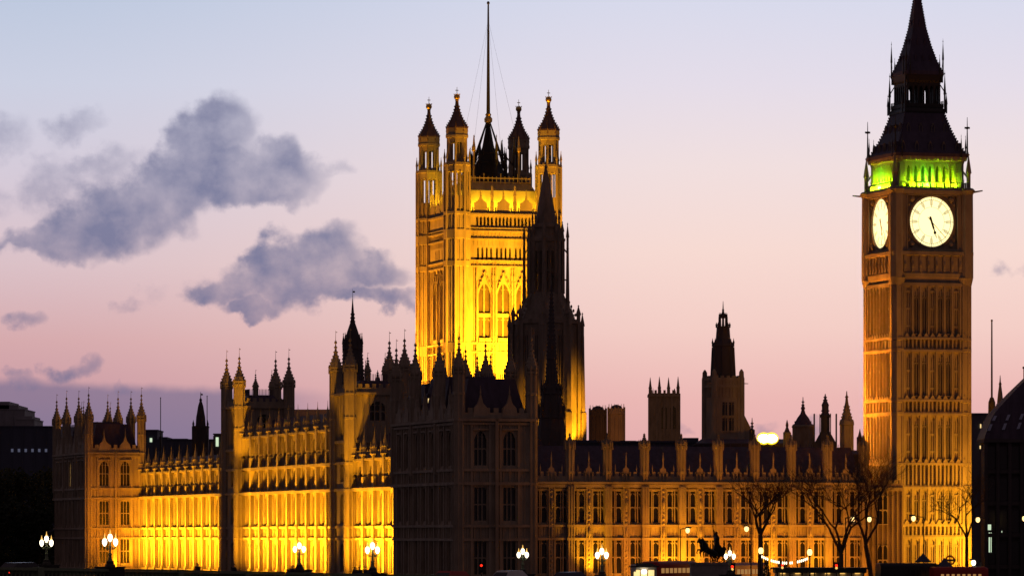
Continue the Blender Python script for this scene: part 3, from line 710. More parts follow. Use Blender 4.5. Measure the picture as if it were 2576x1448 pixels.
# ------------------------------------------------------------------ clock tower (right)
def clock_tower():
    cx, cy = 69.2, 10.6
    th = Thing('clock_tower', 'tall clock tower with two glowing white dials and a green-lit belfry', 'tower', (cx, cy, GZ)); th.o.scale = (.945, .945, 1)
    H = 5.75
    w = MB(); w.box(cx-H, cx+H, cy-H, cy+H, GZ, 46.6)
    faces = [(Face(w, cy-H, 'N'), cx), (Face(w, cx-H, 'E'), cy), (Face(w, cy+H, 'S'), cx), (Face(w, cx+H, 'W'), cy)]
    stages = ((GZ, 11.6), (13.3, 18.4), (21.7, 28.5), (30.4, 37.2), (38.9, 46.2))
    slits = []
    for F, c in faces:
        for z0, z1 in stages:
            top = z1-.3
            for i in range(8):                               # main ribs and their colonnettes
                u = c-4.35+8.7*i/7; F.box(u-.15, u+.15, -.1, .34, z0, z1)
            for i in range(7):
                u = c-4.35+8.7*(i+.5)/7
                F.box(u-.05, u+.05, -.1, .13, z0, top-.8)
                for e in (-.34, .34): F.box(u+e-.04, u+e+.04, -.1, .2, z0, top-.5)
                F.arch(u-.47, u+.47, top-1.0, top, .2); F.box(u-.47, u+.47, -.1, .22, top, z1)
                F.box(u-.47, u+.47, -.1, .12, z0, z0+.35)
                for k in range(int((z1-z0)/2.4)):
                    if i in (0, 3, 6): F.box(u-.28, u+.28, -.1, .16, z0+1.5+2.4*k, z0+1.75+2.4*k)
            F.box(c-4.6, c+4.6, -.1, .42, z1-.12, z1+.3)
            for e in (-4.62, -4.5, 4.5, 4.62): F.box(c+e-.04, c+e+.04, -.1, .25, z0, z1)
        bands = ((11.6, 13.3), (18.4, 21.7), (28.5, 30.4), (37.2, 38.9))
        for z0, z1 in bands:
            F.box(c-4.7, c+4.7, -.1, .5, z0-.18, z0+.14); F.box(c-4.7, c+4.7, -.1, .55, z1-.2, z1+.12)
            for i in range(15):
                u = c-4.35+8.7*i/14; F.box(u-.11, u+.11, -.1, .38 if not i % 2 else .26, z0+.1, z1-.1)
            for i in range(10): F.solid([(c-4.5+i, z1+.1), (c-3.6+i, z1+.1), (c-4.05+i, z1+.75)], .3, .5)
        if F.side in 'NE':
            for z0, z1 in stages[1:]:
                for i in (1, 2, 4, 5):
                    slits.append((F, c-4.35+8.7*(i+.5)/7, z0+.5, z1-z0-2.0))
    th.part('shaft', w, 'stone')
    for F, u, z, h in slits: window(th, F, u, z, .5, h, 1, (), d=.045, arch=.25, bar=.06)
    for sx_, sy_ in ((-1, -1), (1, -1), (-1, 1), (1, 1)):
        b = MB(); x, y = cx+sx_*(H-.62), cy+sy_*(H-.62)
        prof = [(GZ, 1.12)]
        for z in (11.7, 13.2, 18.5, 21.6, 28.6, 30.3, 37.3, 38.8): prof += [(z-.25, 1.12), (z-.2, 1.24), (z+.2, 1.24), (z+.25, 1.12)]
        prof += [(46.2, 1.12), (47.2, 1.45)]
        b.stack(x, y, prof, 8)
        for i in range(8):
            q = PI/8+i*PI/4; b.box(x+1.1*math.cos(q)-.1, x+1.1*math.cos(q)+.1, y+1.1*math.sin(q)-.1, y+1.1*math.sin(q)+.1, GZ, 46.3)
        th.part('corner_buttress', b, 'stone')
    # clock stage
    k = MB(); K = 5.95
    k.stack(cx, cy, [(46.0, 5.7), (46.4, 5.75), (47.3, 6.05), (47.8, 6.1), (48.0, K), (50.2, K), (50.3, 6.3), (50.8, 6.3), (50.9, 5.55), (58.6, 5.55), (58.7, 6.2), (59.2, 6.3), (59.5, 6.1), (59.6, 5.5)], sq=True)
    for side, pl, c in (('N', cy-K, cx), ('E', cx-K, cy), ('S', cy+K, cx), ('W', cx+K, cy)):
        F = Face(k, pl, side)
        for i in range(8):                                   # niche arcade below the dial
            u = c-4.3+8.6*i/7; F.box(u-.2, u+.2, -.1, .25, 48.0, 50.2); x, y, _ = F.P(u, .2, 0); k.ball((x, y, 49.0), .2, .2, .5, 5, 4)
        for i in range(7): u = c-4.3+8.6*(i+.5)/7; F.arch(u-.42, u+.42, 49.6, 50.2, .1)
        for s in (-1, 1):
            F.box(c+s*4.25-.25, c+s*4.25+.25, -.6, .05, 50.9, 58.6); F.box(c+s*4.75-.2, c+s*4.75+.2, -.6, .18, 50.9, 58.6)
            F.box(c+s*3.95-.08, c+s*3.95+.08, -.6, .16, 50.9, 58.6)
        F.box(c-4.0, c+4.0, -.6, .12, 58.45, 58.62); F.box(c-4.0, c+4.0, -.6, .12, 50.88, 51.1)
        for i in range(16): u = c-4.6+9.2*i/15; F.box(u-.12, u+.12, -.5, .22, 58.72, 59.4)
        # carved square corners round the dial
        for sx_ in (-1, 1):
            for sz in (-1, 1):
                x, y, _ = F.P(c+sx_*3.05, -.25, 0); k.ball((x, y, 54.9+sz*3.1), .45, .3, .45, 6, 5); k.ball((F.P(c+sx_*3.5, -.25, 0)[0], F.P(c+sx_*3.5, -.25, 0)[1], 54.9+sz*2.4), .2, .2, .3, 5, 4)
    for sx_, sy_ in ((-1, -1), (1, -1), (-1, 1), (1, 1)):
        x, y = cx+sx_*(K-.55), cy+sy_*(K-.55)
        k.stack(x, y, [(46.2, .9), (47.3, 1.15), (50.3, 1.15), (58.7, 1.1), (59.3, 1.4), (59.6, 1.1)], 8)
        k.tube((x, y, 58.9), (x+sx_*1.9, y+sy_*1.9, 59.2), .22, .1, 4)
        pinnacle(k, x+sx_*.35, y+sy_*.35, 59.4, 64.6, .3, 8); k.tube((x+sx_*.3, y+sy_*.3, 61.0), (x-sx_*.7, y-sy_*.7, 62.6), .13, .13, 4)
    th.part('clock_stage', k, 'stone')
    def dial(side, pl, c):
        F = Face(MB(), pl, side)
        def disc(r0, r1, d, n=64):
            m = MB(); FF = Face(m, pl, side)
            for i in range(n):
                a0_, a1_ = 2*PI*i/n, 2*PI*(i+1)/n
                q = [(c+r0*math.sin(a0_), 54.9+r0*math.cos(a0_)), (c+r1*math.sin(a0_), 54.9+r1*math.cos(a0_)), (c+r1*math.sin(a1_), 54.9+r1*math.cos(a1_)), (c+r0*math.sin(a1_), 54.9+r0*math.cos(a1_))]
                FF.poly(q, d)
            return m, FF
        m, _ = disc(0.001, 3.45, -.22); dd = th.part('dial', m, 'dial')
        m, FF = disc(3.42, 3.75, .0)
        n = 64
        for i in range(n):
            a0_, a1_ = 2*PI*i/n, 2*PI*(i+1)/n
            for r in (3.42, 3.75):
                m.add([FF.P(c+r*math.sin(a), d, 54.9+r*math.cos(a)) and FF.P(c+r*math.sin(a), d, 54.9+r*math.cos(a)) for a, d in ((a0_, 0), (a1_, 0), (a1_, -.5), (a0_, -.5))], [(0, 1, 2, 3)])
        th.part('dial_frame', m, 'stone2', dd)
        m = MB(); FF = Face(m, pl, side); sg = 1 if side == 'N' else -1      # seen from outside, clockwise runs to the right
        def ray(ang, r0, r1, wd_, d):
            s_, c_ = math.sin(ang)*sg, math.cos(ang)
            px, pz = c_*wd_/2*1, -math.sin(ang)*sg*wd_/2
            FF.poly([(c+s_*r0-px, 54.9+c_*r0-pz), (c+s_*r0+px, 54.9+c_*r0+pz), (c+s_*r1+px, 54.9+c_*r1+pz), (c+s_*r1-px, 54.9+c_*r1-pz)], d)
        for i in range(12):
            ray(2*PI*i/12, 2.0, 3.42, .075, -.20)
            for o in (-.055, .055): ray(2*PI*i/12+o, 2.25, 2.95, .07, -.20)
        for i in range(60): ray(2*PI*i/60, 3.02, 3.3, .03, -.20)
        def ring(r, wd_):
            for i in range(64):
                a0_, a1_ = 2*PI*i/64, 2*PI*(i+1)/64
                FF.poly([(c+(r)*math.sin(a0_), 54.9+r*math.cos(a0_)), (c+(r+wd_)*math.sin(a0_), 54.9+(r+wd_)*math.cos(a0_)), (c+(r+wd_)*math.sin(a1_), 54.9+(r+wd_)*math.cos(a1_)), (c+r*math.sin(a1_), 54.9+r*math.cos(a1_))], -.205)
        ring(3.0, .035); ring(3.3, .03); ring(2.0, .035); ring(2.97, .03)
        th.part('numeral_ring', m, 'iron', dd)
        m = MB(); FF = Face(m, pl, side); an = 2*PI*(5+22/60)/12
        for r0, r1, wd_ in ((-.75, -.2, .34), (-.3, 1.0, .32), (1.0, 1.75, .2), (1.4, 1.75, .42), (1.75, 2.35, .1)): ray(an, r0, r1, wd_, -.08)
        th.part('hour_hand', m, 'iron', dd)
        m = MB(); FF = Face(m, pl, side); an = 2*PI*22.5/60
        ray(an, -.9, 3.1, .09, -.05)
        th.part('minute_hand', m, 'gilt', dd)
    dial('N', cy-5.80, cx); dial('E', cx-5.80, cy)
    # belfry
    q = MB(); q.box(cx-3.4, cx+3.4, cy-3.4, cy+3.4, 59.4, 63.9)  # dark core added so the arch openings read as shade
    for i in range(9): q.box(cx-3.5, cx+3.5, cy-3.5, cy+3.5, 59.8+i*.42, 59.86+i*.42)
    th.part('shade_core', q, 'shade_core')
    q = MB(); B = 5.25
    q.stack(cx, cy, [(63.0, B), (63.35, B+.05), (63.4, B+.3), (63.9, B+.42)], sq=True)
    for side, pl, c in (('N', cy-B, cx), ('E', cx-B, cy), ('S', cy+B, cx), ('W', cx+B, cy)):
        F = Face(q, pl, side)
        for i in range(8):
            u = c-3.9+7.8*i/7; F.box(u-.22, u+.22, -.6, 0, 59.5, 63.1); F.box(u-.11, u+.11, -.3, .12, 60.0, 62.9)
        for i in range(7): u = c-3.9+7.8*(i+.5)/7; F.arch(u-.36, u+.36, 61.7, 62.7, -.02); F.arch(u-.36, u+.36, 61.7, 62.7, -.3); F.box(u-.36, u+.36, -.3, -.02, 62.7, 63.1)
        for i in range(15): u = c-4.9+9.8*i/14; F.box(u-.19, u+.19, -.1, .42, 63.36, 63.95)
    for sx_, sy_ in ((-1, -1), (1, -1), (-1, 1), (1, 1)): q.stack(cx+sx_*(B-.75), cy+sy_*(B-.75), [(59.4, .92), (63.1, .92)], 8)
    th.part('belfry', q, 'stone')
    q = MB()
    for side, pl, c in (('N', cy-5.7, cx), ('E', cx-5.7, cy), ('S', cy+5.7, cx), ('W', cx+5.7, cy)):
        F = Face(q, pl, side)
        F.box(c-4.8, c+4.8, -.1, .1, 60.25, 60.42)
        for i in range(14): u = c-4.7+9.4*i/13; F.box(u-.09, u+.09, -.1, .1, 59.5, 60.3)
        for i in range(0, 8): u = c-3.9+7.8*i/7; x, y, _ = F.P(u, 0, 0); pinnacle(q, x, y, 60.3, 61.2, .09)
    th.part('balustrade', q, 'stone2')
    # lower iron roof, lantern, spire
    r = MB(); prof = [(63.9, 5.72), (64.35, 5.75), (64.4, 5.5), (65.2, 4.98), (66.3, 4.4), (67.5, 3.88), (69, 3.36), (70.2, 3.02)]
    r.stack(cx, cy, prof, sq=True)
    def hw(z):
        for (za, ra), (zb, rb) in zip(prof, prof[1:]):
            if za <= z <= zb: return ra+(rb-ra)*(z-za)/(zb-za)
        return prof[-1][1]
    for sx_, sy_ in ((-1, -1), (1, -1), (-1, 1), (1, 1)):
        for i in range(16):
            z = 64.6+i*.36; h = hw(z); r.ball((cx+sx_*h, cy+sy_*h, z+.1), .15, .15, .18, 4, 3)
    for side in 'NEWS':
        for z, n in ((64.7, 5), (67.3, 4)):
            for i in range(n):
                h = hw(z); F = Face(r, {'N': cy-h, 'E': cx-h, 'W': cx+h, 'S': cy+h}[side], side); c = cx if side in 'NS' else cy
                u = c+(i-(n-1)/2)*(hw(z)*2-2.2)/(n-1)
                F.solid([(u-.2, z), (u+.2, z), (u+.2, z+.7), (u, z+1.25), (u-.2, z+.7)], -.9, -.1)
    th.part('roof', r, 'slate')
    for side in 'NE':
        for z, n in ((64.7, 5), (67.3, 4)):
            for i in range(n):
                h = hw(z); dm = MB(); F = Face(dm, {'N': cy-h, 'E': cx-h}[side], side); c = cx if side == 'N' else cy
                u = c+(i-(n-1)/2)*(hw(z)*2-2.2)/(n-1)
                F.solid([(u-.26, z), (u-.2, z), (u-.2, z+.7), (u, z+1.2), (u+.2, z+.7), (u+.2, z), (u+.26, z), (u+.26, z+.72), (u, z+1.36), (u-.26, z+.72)], -.3, -.03)
                th.part('dormer', dm, 'stone2')
    ln = MB(); l0 = 2.62
    ln.stack(cx, cy, [(70.1, 3.1), (70.3, 3.15), (70.7, 3.0), (71.0, 2.7), (71.3, 2.65)], sq=True)
    ln.stack(cx, cy, [(74.0, l0), (74.3, l0), (74.6, 2.8), (75.2, 2.95), (75.5, 3.0)], sq=True)
    ln.box(cx-.5, cx+.5, cy-.5, cy+.5, 71, 74.2)
    for side, pl, c in (('N', cy-l0, cx), ('E', cx-l0, cy), ('S', cy+l0, cx), ('W', cx+l0, cy)):
        F = Face(ln, pl, side)
        for i in range(7): u = c-l0+.15+(2*l0-.3)*i/6; F.box(u-.13, u+.13, -.25, 0, 71, 74.2)
        for i in range(6): u = c-l0+.15+(2*l0-.3)*(i+.5)/6; F.arch(u-.3, u+.3, 73.2, 73.9, -.05); F.box(u-.3, u+.3, -.2, -.05, 73.9, 74.2)
        F.box(c-3.0, c+3.0, .2, .3, 70.9, 71.4)
        for i in range(12): u = c-2.9+5.8*i/11; F.box(u-.06, u+.06, .2, .32, 70.4, 71.8); F.box(u-.07, u+.07, -.1, .16, 74.35, 75.1)
    for sx_, sy_ in ((-1, -1), (1, -1), (-1, 1), (1, 1)):
        x, y = cx+sx_*3.1, cy+sy_*3.1
        pinnacle(ln, x, y, 70.2, 76.0, .15); ln.tube((x, y, 73), (cx+sx_*2.6, cy+sy_*2.6, 74), .08, .08, 4)
        pinnacle(ln, x+sx_*.35, y-sy_*.2, 70.1, 73.0, .13)
        pinnacle(ln, cx+sx_*2.9, cy+sy_*2.9, 75.3, 80.4, .12); pinnacle(ln, cx+sx_*3.1, cy+sy_*2.3, 75.3, 78.2, .09); pinnacle(ln, cx+sx_*2.3, cy+sy_*3.1, 75.3, 78.2, .09)
        x, y = cx+sx_*5.6, cy+sy_*5.6
        ln.tube((x, y, 63.9), (x, y, 69.4), .16, .04, 5); ln.box(x-.4, x+.4, y-.06, y+.06, 67.8, 68.05); ln.box(x-.06, x+.06, y-.4, y+.4, 67.8, 68.05); ln.ball((x, y, 67.9), .2, .2, .2, 6, 4)
        pinnacle(ln, cx+sx_*5.75, cy+sy_*4.6, 63.8, 67.0, .1); pinnacle(ln, cx+sx_*4.6, cy+sy_*5.75, 63.8, 67.0, .1)
    th.part('lantern', ln, 'iron')
    s = MB(); sp_ = [(75.4, 3.05), (75.9, 2.98), (76.2, 2.75), (77.5, 2.2), (79.5, 1.6), (82, 1.02), (86, .45), (89.5, .2), (90, .34), (90.4, .34), (90.6, .12), (96, .05)]
    s.stack(cx, cy, sp_, sq=True)
    def hs(z):
        for (za, ra), (zb, rb) in zip(sp_, sp_[1:]):
            if za <= z <= zb: return ra+(rb-ra)*(z-za)/(zb-za)
    for sx_, sy_ in ((-1, -1), (1, -1), (-1, 1), (1, 1)):
        for i in range(34):
            z = 76.3+i*.38; h = hs(z); s.ball((cx+sx_*h, cy+sy_*h, z), .11, .11, .14, 4, 3)
    for side in 'NE':
        for z, n in ((77.3, 3), (79.6, 2), (82.2, 1)):
            for i in range(n):
                h = hs(z); F = Face(s, {'N': cy-h, 'E': cx-h}[side], side); c = cx if side == 'N' else cy
                u = c+(i-(n-1)/2)*1.15; F.solid([(u-.22, z), (u+.22, z), (u, z+.9)], -.5, .02)
    th.part('spire', s, 'slate')
clock_tower()

# ------------------------------------------------------------------ octagonal central tower with spire
def central_tower():
    cx, cy = 54.2, 138.0; Y = W(cx, cy)[1]
    th = Thing('octagonal_tower', 'dark octagonal lantern tower with tall spire rising in front of the great gold tower', 'tower', (cx, cy, GZ))
    w = MB(); r0 = 5.3
    w.stack(cx, cy, [(GZ, r0), (46.5, r0), (46.6, r0+.3), (47.3, r0+.3), (47.4, r0-.3)], 8)
    for i in range(8):
        q = PI/8+i*PI/4; x, y = cx+(r0+.1)*math.cos(q), cy+(r0+.1)*math.sin(q)
        w.stack(x, y, [(GZ, .8), (47, .7)], 4, q); pinnacle(w, x, y, 46.8, 49.8, .32, 8)
        q2 = q+PI/8
        for s in (-1, 1):                                    # paired lancets
            for e in (-.28, 0, .28):
                px = cx+r0*.925*math.cos(q2)-math.sin(q2)*(s*.95+e*1.2)*1.0; py = cy+r0*.925*math.sin(q2)+math.cos(q2)*(s*.95+e*1.2)
                w.stack(px, py, [(28, .12), (45.5, .12)], 4, q2)
        # flying pier standing free
        x2, y2 = cx+(r0+.75)*math.cos(q), cy+(r0+.75)*math.sin(q)
        w.stack(x2, y2, [(GZ, .75), (32, .7), (32.2, .5), (40, .36), (44.6, .3)], 4, q)
        pinnacle(w, x2, y2, 44.5, 48.6, .28, 8)
        w.tube((x2, y2, 43.5), (x, y, 45), .18, .18, 4); w.tube((x2, y2, 34), (x, y, 35), .3, .3, 4)
    th.part('base', w, 'stone2')
    win = MB()
    for i in range(8):
        q2 = PI/4*i+PI/4
        for s in (-1, 1):
            o = [cx+(r0*.925+.015)*math.cos(q2)-math.sin(q2)*s*.95, cy+(r0*.925+.015)*math.sin(q2)+math.cos(q2)*s*.95]
            m = MB(); tx, ty = -math.sin(q2)*.33, math.cos(q2)*.33
            m.add([(o[0]-tx, o[1]-ty, 32), (o[0]+tx, o[1]+ty, 32), (o[0]+tx, o[1]+ty, 44.2), (o[0], o[1], 45), (o[0]-tx, o[1]-ty, 44.2)], [(0, 1, 2, 3, 4)])
            th.part('window', m, 'glass')
    # sloped stage, open lantern, spire
    s = MB(); s.stack(cx, cy, [(46.9, r0-.35), (49.3, 3.95), (50.8, 3.3), (51.8, 2.85)], 8)
    for i in range(8):
        q = PI/8+i*PI/4
        for k in range(6): rr = r0-.36*k; s.ball((cx+rr*math.cos(q), cy+rr*math.sin(q), 47.4+k*.7), .2, .2, .3, 4, 3)
        x, y = cx+2.72*math.cos(q), cy+2.72*math.sin(q)
        s.stack(x, y, [(51.6, .44), (60.2, .4), (60.3, .52), (60.7, .52)], 4, q); pinnacle(s, x, y, 60.5, 63.6, .26, 8)
        q2 = q+PI/8
        for e in (-.6, -.3, 0, .3, .6):
            px, py = cx+2.6*.94*math.cos(q2)-math.sin(q2)*e, cy+2.6*.94*math.sin(q2)+math.cos(q2)*e
            s.stack(px, py, [(51.6, .07 if e else .16), (59.4, .07 if e else .16)], 4, q2)
        x2, y2 = cx+3.6*math.cos(q), cy+3.6*math.sin(q)
        s.stack(x2, y2, [(48.6, .5), (50.5, .32), (59, .2), (59.1, .3)], 4, q); pinnacle(s, x2, y2, 59, 63.4, .2, 8)
        s.tube((x2, y2, 58.2), (x, y, 59.4), .13, .13, 4); s.tube((x2, y2, 53.8), (x, y, 54), .15, .15, 4)
    for z in (55.2,): s.stack(cx, cy, [(z, 2.6), (z+.4, 2.6)], 8)
    s.stack(cx, cy, [(51.7, 2.6), (52.3, 2.6)], 8); s.stack(cx, cy, [(58.6, 2.65), (60.0, 2.7), (60.2, 2.95), (60.7, 2.9), (61, 2.6), (62.0, 2.3)], 8)
    th.part('lantern', s, 'stone2')
    p = MB(); pf = [(61.0, 2.4), (62.4, 2.2), (62.5, 2.45), (63.0, 2.4), (63.2, 1.75), (67.5, 1.1), (70.7, .5), (72.4, .2), (72.5, .32), (72.8, .12), (74.0, .03)]
    p.stack(cx, cy, pf, 8)
    for i in range(8):
        q = PI/8+i*PI/4; pinnacle(p, cx+2.2*math.cos(q), cy+2.2*math.sin(q), 62.6, 65.6, .16)
        for k in range(14):
            z = 63.4+k*.56; rr = 1.74-.112*k; p.ball((cx+rr*math.cos(q), cy+rr*math.sin(q), z), .1, .1, .13, 4, 3)
    th.part('spire', p, 'stone2')
central_tower()

# dark ventilator spires
def vent_spire(a, b, prof, label, flank=(), n=8):
    th = Thing('ventilator_spire', label, 'spire', (a, b, GZ), group='dark ventilator spires')
    m = MB(); m.stack(a, b, [(GZ, prof[0][1])]+list(prof), n)
    c = m
    for z0, zt, rr in flank:
        for i in range(n):
            q = PI/n+2*PI*i/n; pinnacle(c, a+rr*math.cos(q), b+rr*math.sin(q), z0, zt, .2)
    for (za, ra), (zb, rb) in zip(prof, prof[1:]):
        if zb-za > 2:
            for i in range(n):
                q = PI/n+2*PI*i/n
                for k in range(int((zb-za)/.6)): t = k*.6/(zb-za); rr = ra+(rb-ra)*t; c.ball((a+rr*math.cos(q), b+rr*math.sin(q), za+k*.6), .13, .13, .16, 4, 3)
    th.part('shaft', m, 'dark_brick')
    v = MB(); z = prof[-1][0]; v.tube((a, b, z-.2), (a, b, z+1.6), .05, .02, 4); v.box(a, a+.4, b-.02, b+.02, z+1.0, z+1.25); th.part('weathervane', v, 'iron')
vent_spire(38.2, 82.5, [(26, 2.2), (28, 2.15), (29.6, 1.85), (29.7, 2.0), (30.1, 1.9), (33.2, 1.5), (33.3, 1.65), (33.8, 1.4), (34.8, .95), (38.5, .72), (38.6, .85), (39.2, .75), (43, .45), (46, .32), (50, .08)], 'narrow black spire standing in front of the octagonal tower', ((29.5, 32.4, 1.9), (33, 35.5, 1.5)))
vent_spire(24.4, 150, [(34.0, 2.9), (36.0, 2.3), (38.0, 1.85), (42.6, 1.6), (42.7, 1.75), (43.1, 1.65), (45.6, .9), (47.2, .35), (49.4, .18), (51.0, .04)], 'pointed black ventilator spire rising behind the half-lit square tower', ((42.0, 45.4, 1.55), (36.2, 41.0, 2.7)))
# ------------------------------------------------------------------ roofscape behind the north wing
def lantern_tower():
    a, b = 69.8, 94.0; x0, y0, _ = W(a, b); k = y0/FPX
    th = Thing('lantern_tower', 'grey square tower with tall stepped black lantern and needle spire, mid right', 'tower', (a, b, GZ))
    Z = lambda v: HC+(HV-v)*k
    w = MB(); h = 2.35
    for z in (1,): w.box(a-h, a+h, b-h, b+h, GZ, Z(955))
    for F, c in ((Face(w, b-h, 'N'), a), (Face(w, a-h, 'E'), b), (Face(w, a+h, 'W'), b)):
        F.box(c-h, c+h, -.1, .2, Z(975), Z(968)); F.box(c-h, c+h, -.1, .2, Z(1105), Z(1098))
        for s in (-1, 1): F.box(c+s*(h-.35)-.4, c+s*(h-.35)+.4, -.1, .16, GZ, Z(957))
        battlement(F, c-h, c+h, Z(957), Z(945), pitch=.9)
        for i in range(6): u = c-1.4+2.8*i/5; F.box(u-.08, u+.08, -.1, .12, Z(1000), Z(958))
        if F.side == 'N':
            for s in (-.55, .55):
                for za, zb in ((Z(1086), Z(1052)), (Z(1047), Z(1012))): window(th, F, c+s, za, .8, zb-za, 2, (), d=.012, arch=.4, bar=.1)
    for sx_ in (-1, 1):
        for sy_ in (-1, 1): w.stack(a+sx_*(h-.1), b+sy_*(h-.1), [(Z(1110), .5), (Z(952), .48), (Z(948), .4), (Z(955)+1.2, .36), (Z(945)+1.0, .1)], 8)
    for e in range(9):
        w.tube((a+h+.1, b-h+.6, Z(1000+12*e)), (a+h+.25+.09*e, b-h+.6, Z(1012+12*e)), .16, .16, 4)
    w.add([(a+h, b-h+.3, Z(1030)), (a+h+2.5, b-h+.3, Z(1105)), (a+h, b-h+.3, Z(1105)), (a+h, b+h-.3, Z(1030)), (a+h+2.5, b+h-.3, Z(1105)), (a+h, b+h-.3, Z(1105))], [(0, 1, 2), (3, 4, 5), (0, 1, 4, 3)])
    for s in (-1, 1): w.tube((a+s*h, b-h, Z(965)), (a+s*(h+1.0), b-h, Z(965)), .12, .06, 4)
    th.part('wall', w, 'stone')
    l = MB(); pf = [(Z(960), 1.95), (Z(945), 1.85), (Z(872), 1.62), (Z(870), 1.78), (Z(866), 1.7), (Z(858), 1.3), (Z(852), 1.15), (Z(824), 1.02), (Z(822), 1.12), (Z(820), .8)]
    l.stack(a, b, pf, 8)
    for i in range(8):
        q = PI/8+i*PI/4
        for z0, z1, rr in ((Z(872), Z(850), 1.65), (Z(824), Z(810), 1.05)): pinnacle(l, a+rr*math.cos(q), b+rr*math.sin(q), z0, z1, .14)
        l.tube((a+1.9*math.cos(q), b+1.9*math.sin(q), Z(958)), (a+1.64*math.cos(q), b+1.64*math.sin(q), Z(873)), .16, .16, 4)
        l.stack(a+.6*math.cos(q), b+.6*math.sin(q), [(Z(822), .16), (Z(797), .13)], 4, q); pinnacle(l, a+.6*math.cos(q), b+.6*math.sin(q), Z(800), Z(786), .1)
    l.stack(a, b, [(Z(800), .68), (Z(796), .72), (Z(793), .5), (Z(786), .2), (Z(780), .14), (Z(779), .2), (Z(777), .1), (Z(757), .03)], 8)
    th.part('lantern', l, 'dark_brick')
lantern_tower()

def rough_tower(name, label, u0, u1, vt, vb, Y, pins, m='dark_brick', cat='tower', slots=(), crown=None, cren=0, wm='glass'):
    p0 = PX(u0, vb, Y); p1 = PX(u1, vt, Y); wdt = p1[0]-p0[0]; cx, cy = (p0[0]+p1[0])/2, Y+wdt/2
    th = Thing(name, label, cat, (cx, cy, GZ), 'world'); k = Y/FPX
    w = MB(); w.box(p0[0], p1[0], Y, Y+wdt, GZ, p1[2])
    for i in range(5):
        x = p0[0]+wdt*i/4; w.box(x-wdt*.035, x+wdt*.035, Y-wdt*.04, Y+.1, GZ, p1[2]-.1)
    w.box(p0[0]-wdt*.03, p1[0]+wdt*.03, Y-wdt*.06, Y+wdt*1.03, p1[2]-wdt*.12, p1[2]-wdt*.04)
    if cren:
        for i in range(cren):
            x = p0[0]+wdt*(i+.2)/(cren-.2+.0); w.box(x, x+wdt/cren*.55, Y-.02, Y+.4, p1[2]-.01, p1[2]+wdt*.1)
    th.part('wall', w, m)
    if pins:
        t = MB()
        for u, v, r in pins:
            z = HC+(HV-v)*k; x = (u-CU)*k
            for yy in (Y+.25,): t.stack(x, yy+r, [(p1[2]-wdt*.5, r*1.25), (p1[2]+(z-p1[2])*.3, r*1.15), (p1[2]+(z-p1[2])*.32, r*1.4), (p1[2]+(z-p1[2])*.4, r), (p1[2]+(z-p1[2])*.85, r*.35), (z, .04)], 8)
        th.part('pinnacle', t, m)
    for ua, ub, va, vb2 in slots:
        s = MB(); Face(s, Y, 'N').poly([((ua-CU)*k, HC+(HV-vb2)*k), ((ub-CU)*k, HC+(HV-vb2)*k), ((ub-CU)*k, HC+(HV-va-6)*k), (((ua+ub)/2-CU)*k, HC+(HV-va)*k), ((ua-CU)*k, HC+(HV-va-6)*k)], .03+wdt*.0)
        th.part('window', s, wm)
    if crown: crown(th, k, Y, cx, cy)
    return th
rough_tower('church_tower', 'black square church tower with four tall corner pinnacles', 1633, 1709, 988, 1110, 1100, [(1636, 948, .36), (1659, 946, .36), (1682, 948, .36), (1706, 946, .36), (1643, 975, .12), (1697, 976, .3)], slots=((1664, 1678, 1020, 1078), (1686, 1700, 1020, 1078)), cren=7, m='stone2')
def drum(u0, u1, vt, Y, label, m):
    k = Y/FPX; r = (u1-u0)/2*k; x = ((u0+u1)/2-CU)*k; z = HC+(HV-vt)*k
    th = Thing('ventilation_drum', label, 'turret', (x, Y+r, GZ), 'world', 'twin round ventilation turrets')
    w = MB(); w.stack(x, Y+r, [(GZ, r*.95), (z-1.1, r*.95), (z-1.05, r*1.04), (z-.5, r*1.04), (z-.45, r*.97), (z, r*.97)], 14)
    for i in range(14):
        q = 2*PI*i/14; w.stack(x+r*.95*math.cos(q), Y+r+r*.95*math.sin(q), [(GZ, .12), (z+.25, .12)], 4, q); w.tube((x+r*.9*math.cos(q), Y+r+r*.9*math.sin(q), z), (x+r*.9*math.cos(q), Y+r+r*.9*math.sin(q), z+.8), .04, .03, 4)
    th.part('wall', w, m)
    c = MB(); c.stack(x, Y+r, [(z-.1, r*.7), (z+.45, r*.55), (z+.7, .1)], 12); th.part('cap', c, 'slate')
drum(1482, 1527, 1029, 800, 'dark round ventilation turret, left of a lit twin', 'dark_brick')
drum(1529, 1573, 1026, 800, 'dim gold-lit round ventilation turret right of its dark twin', 'stone')
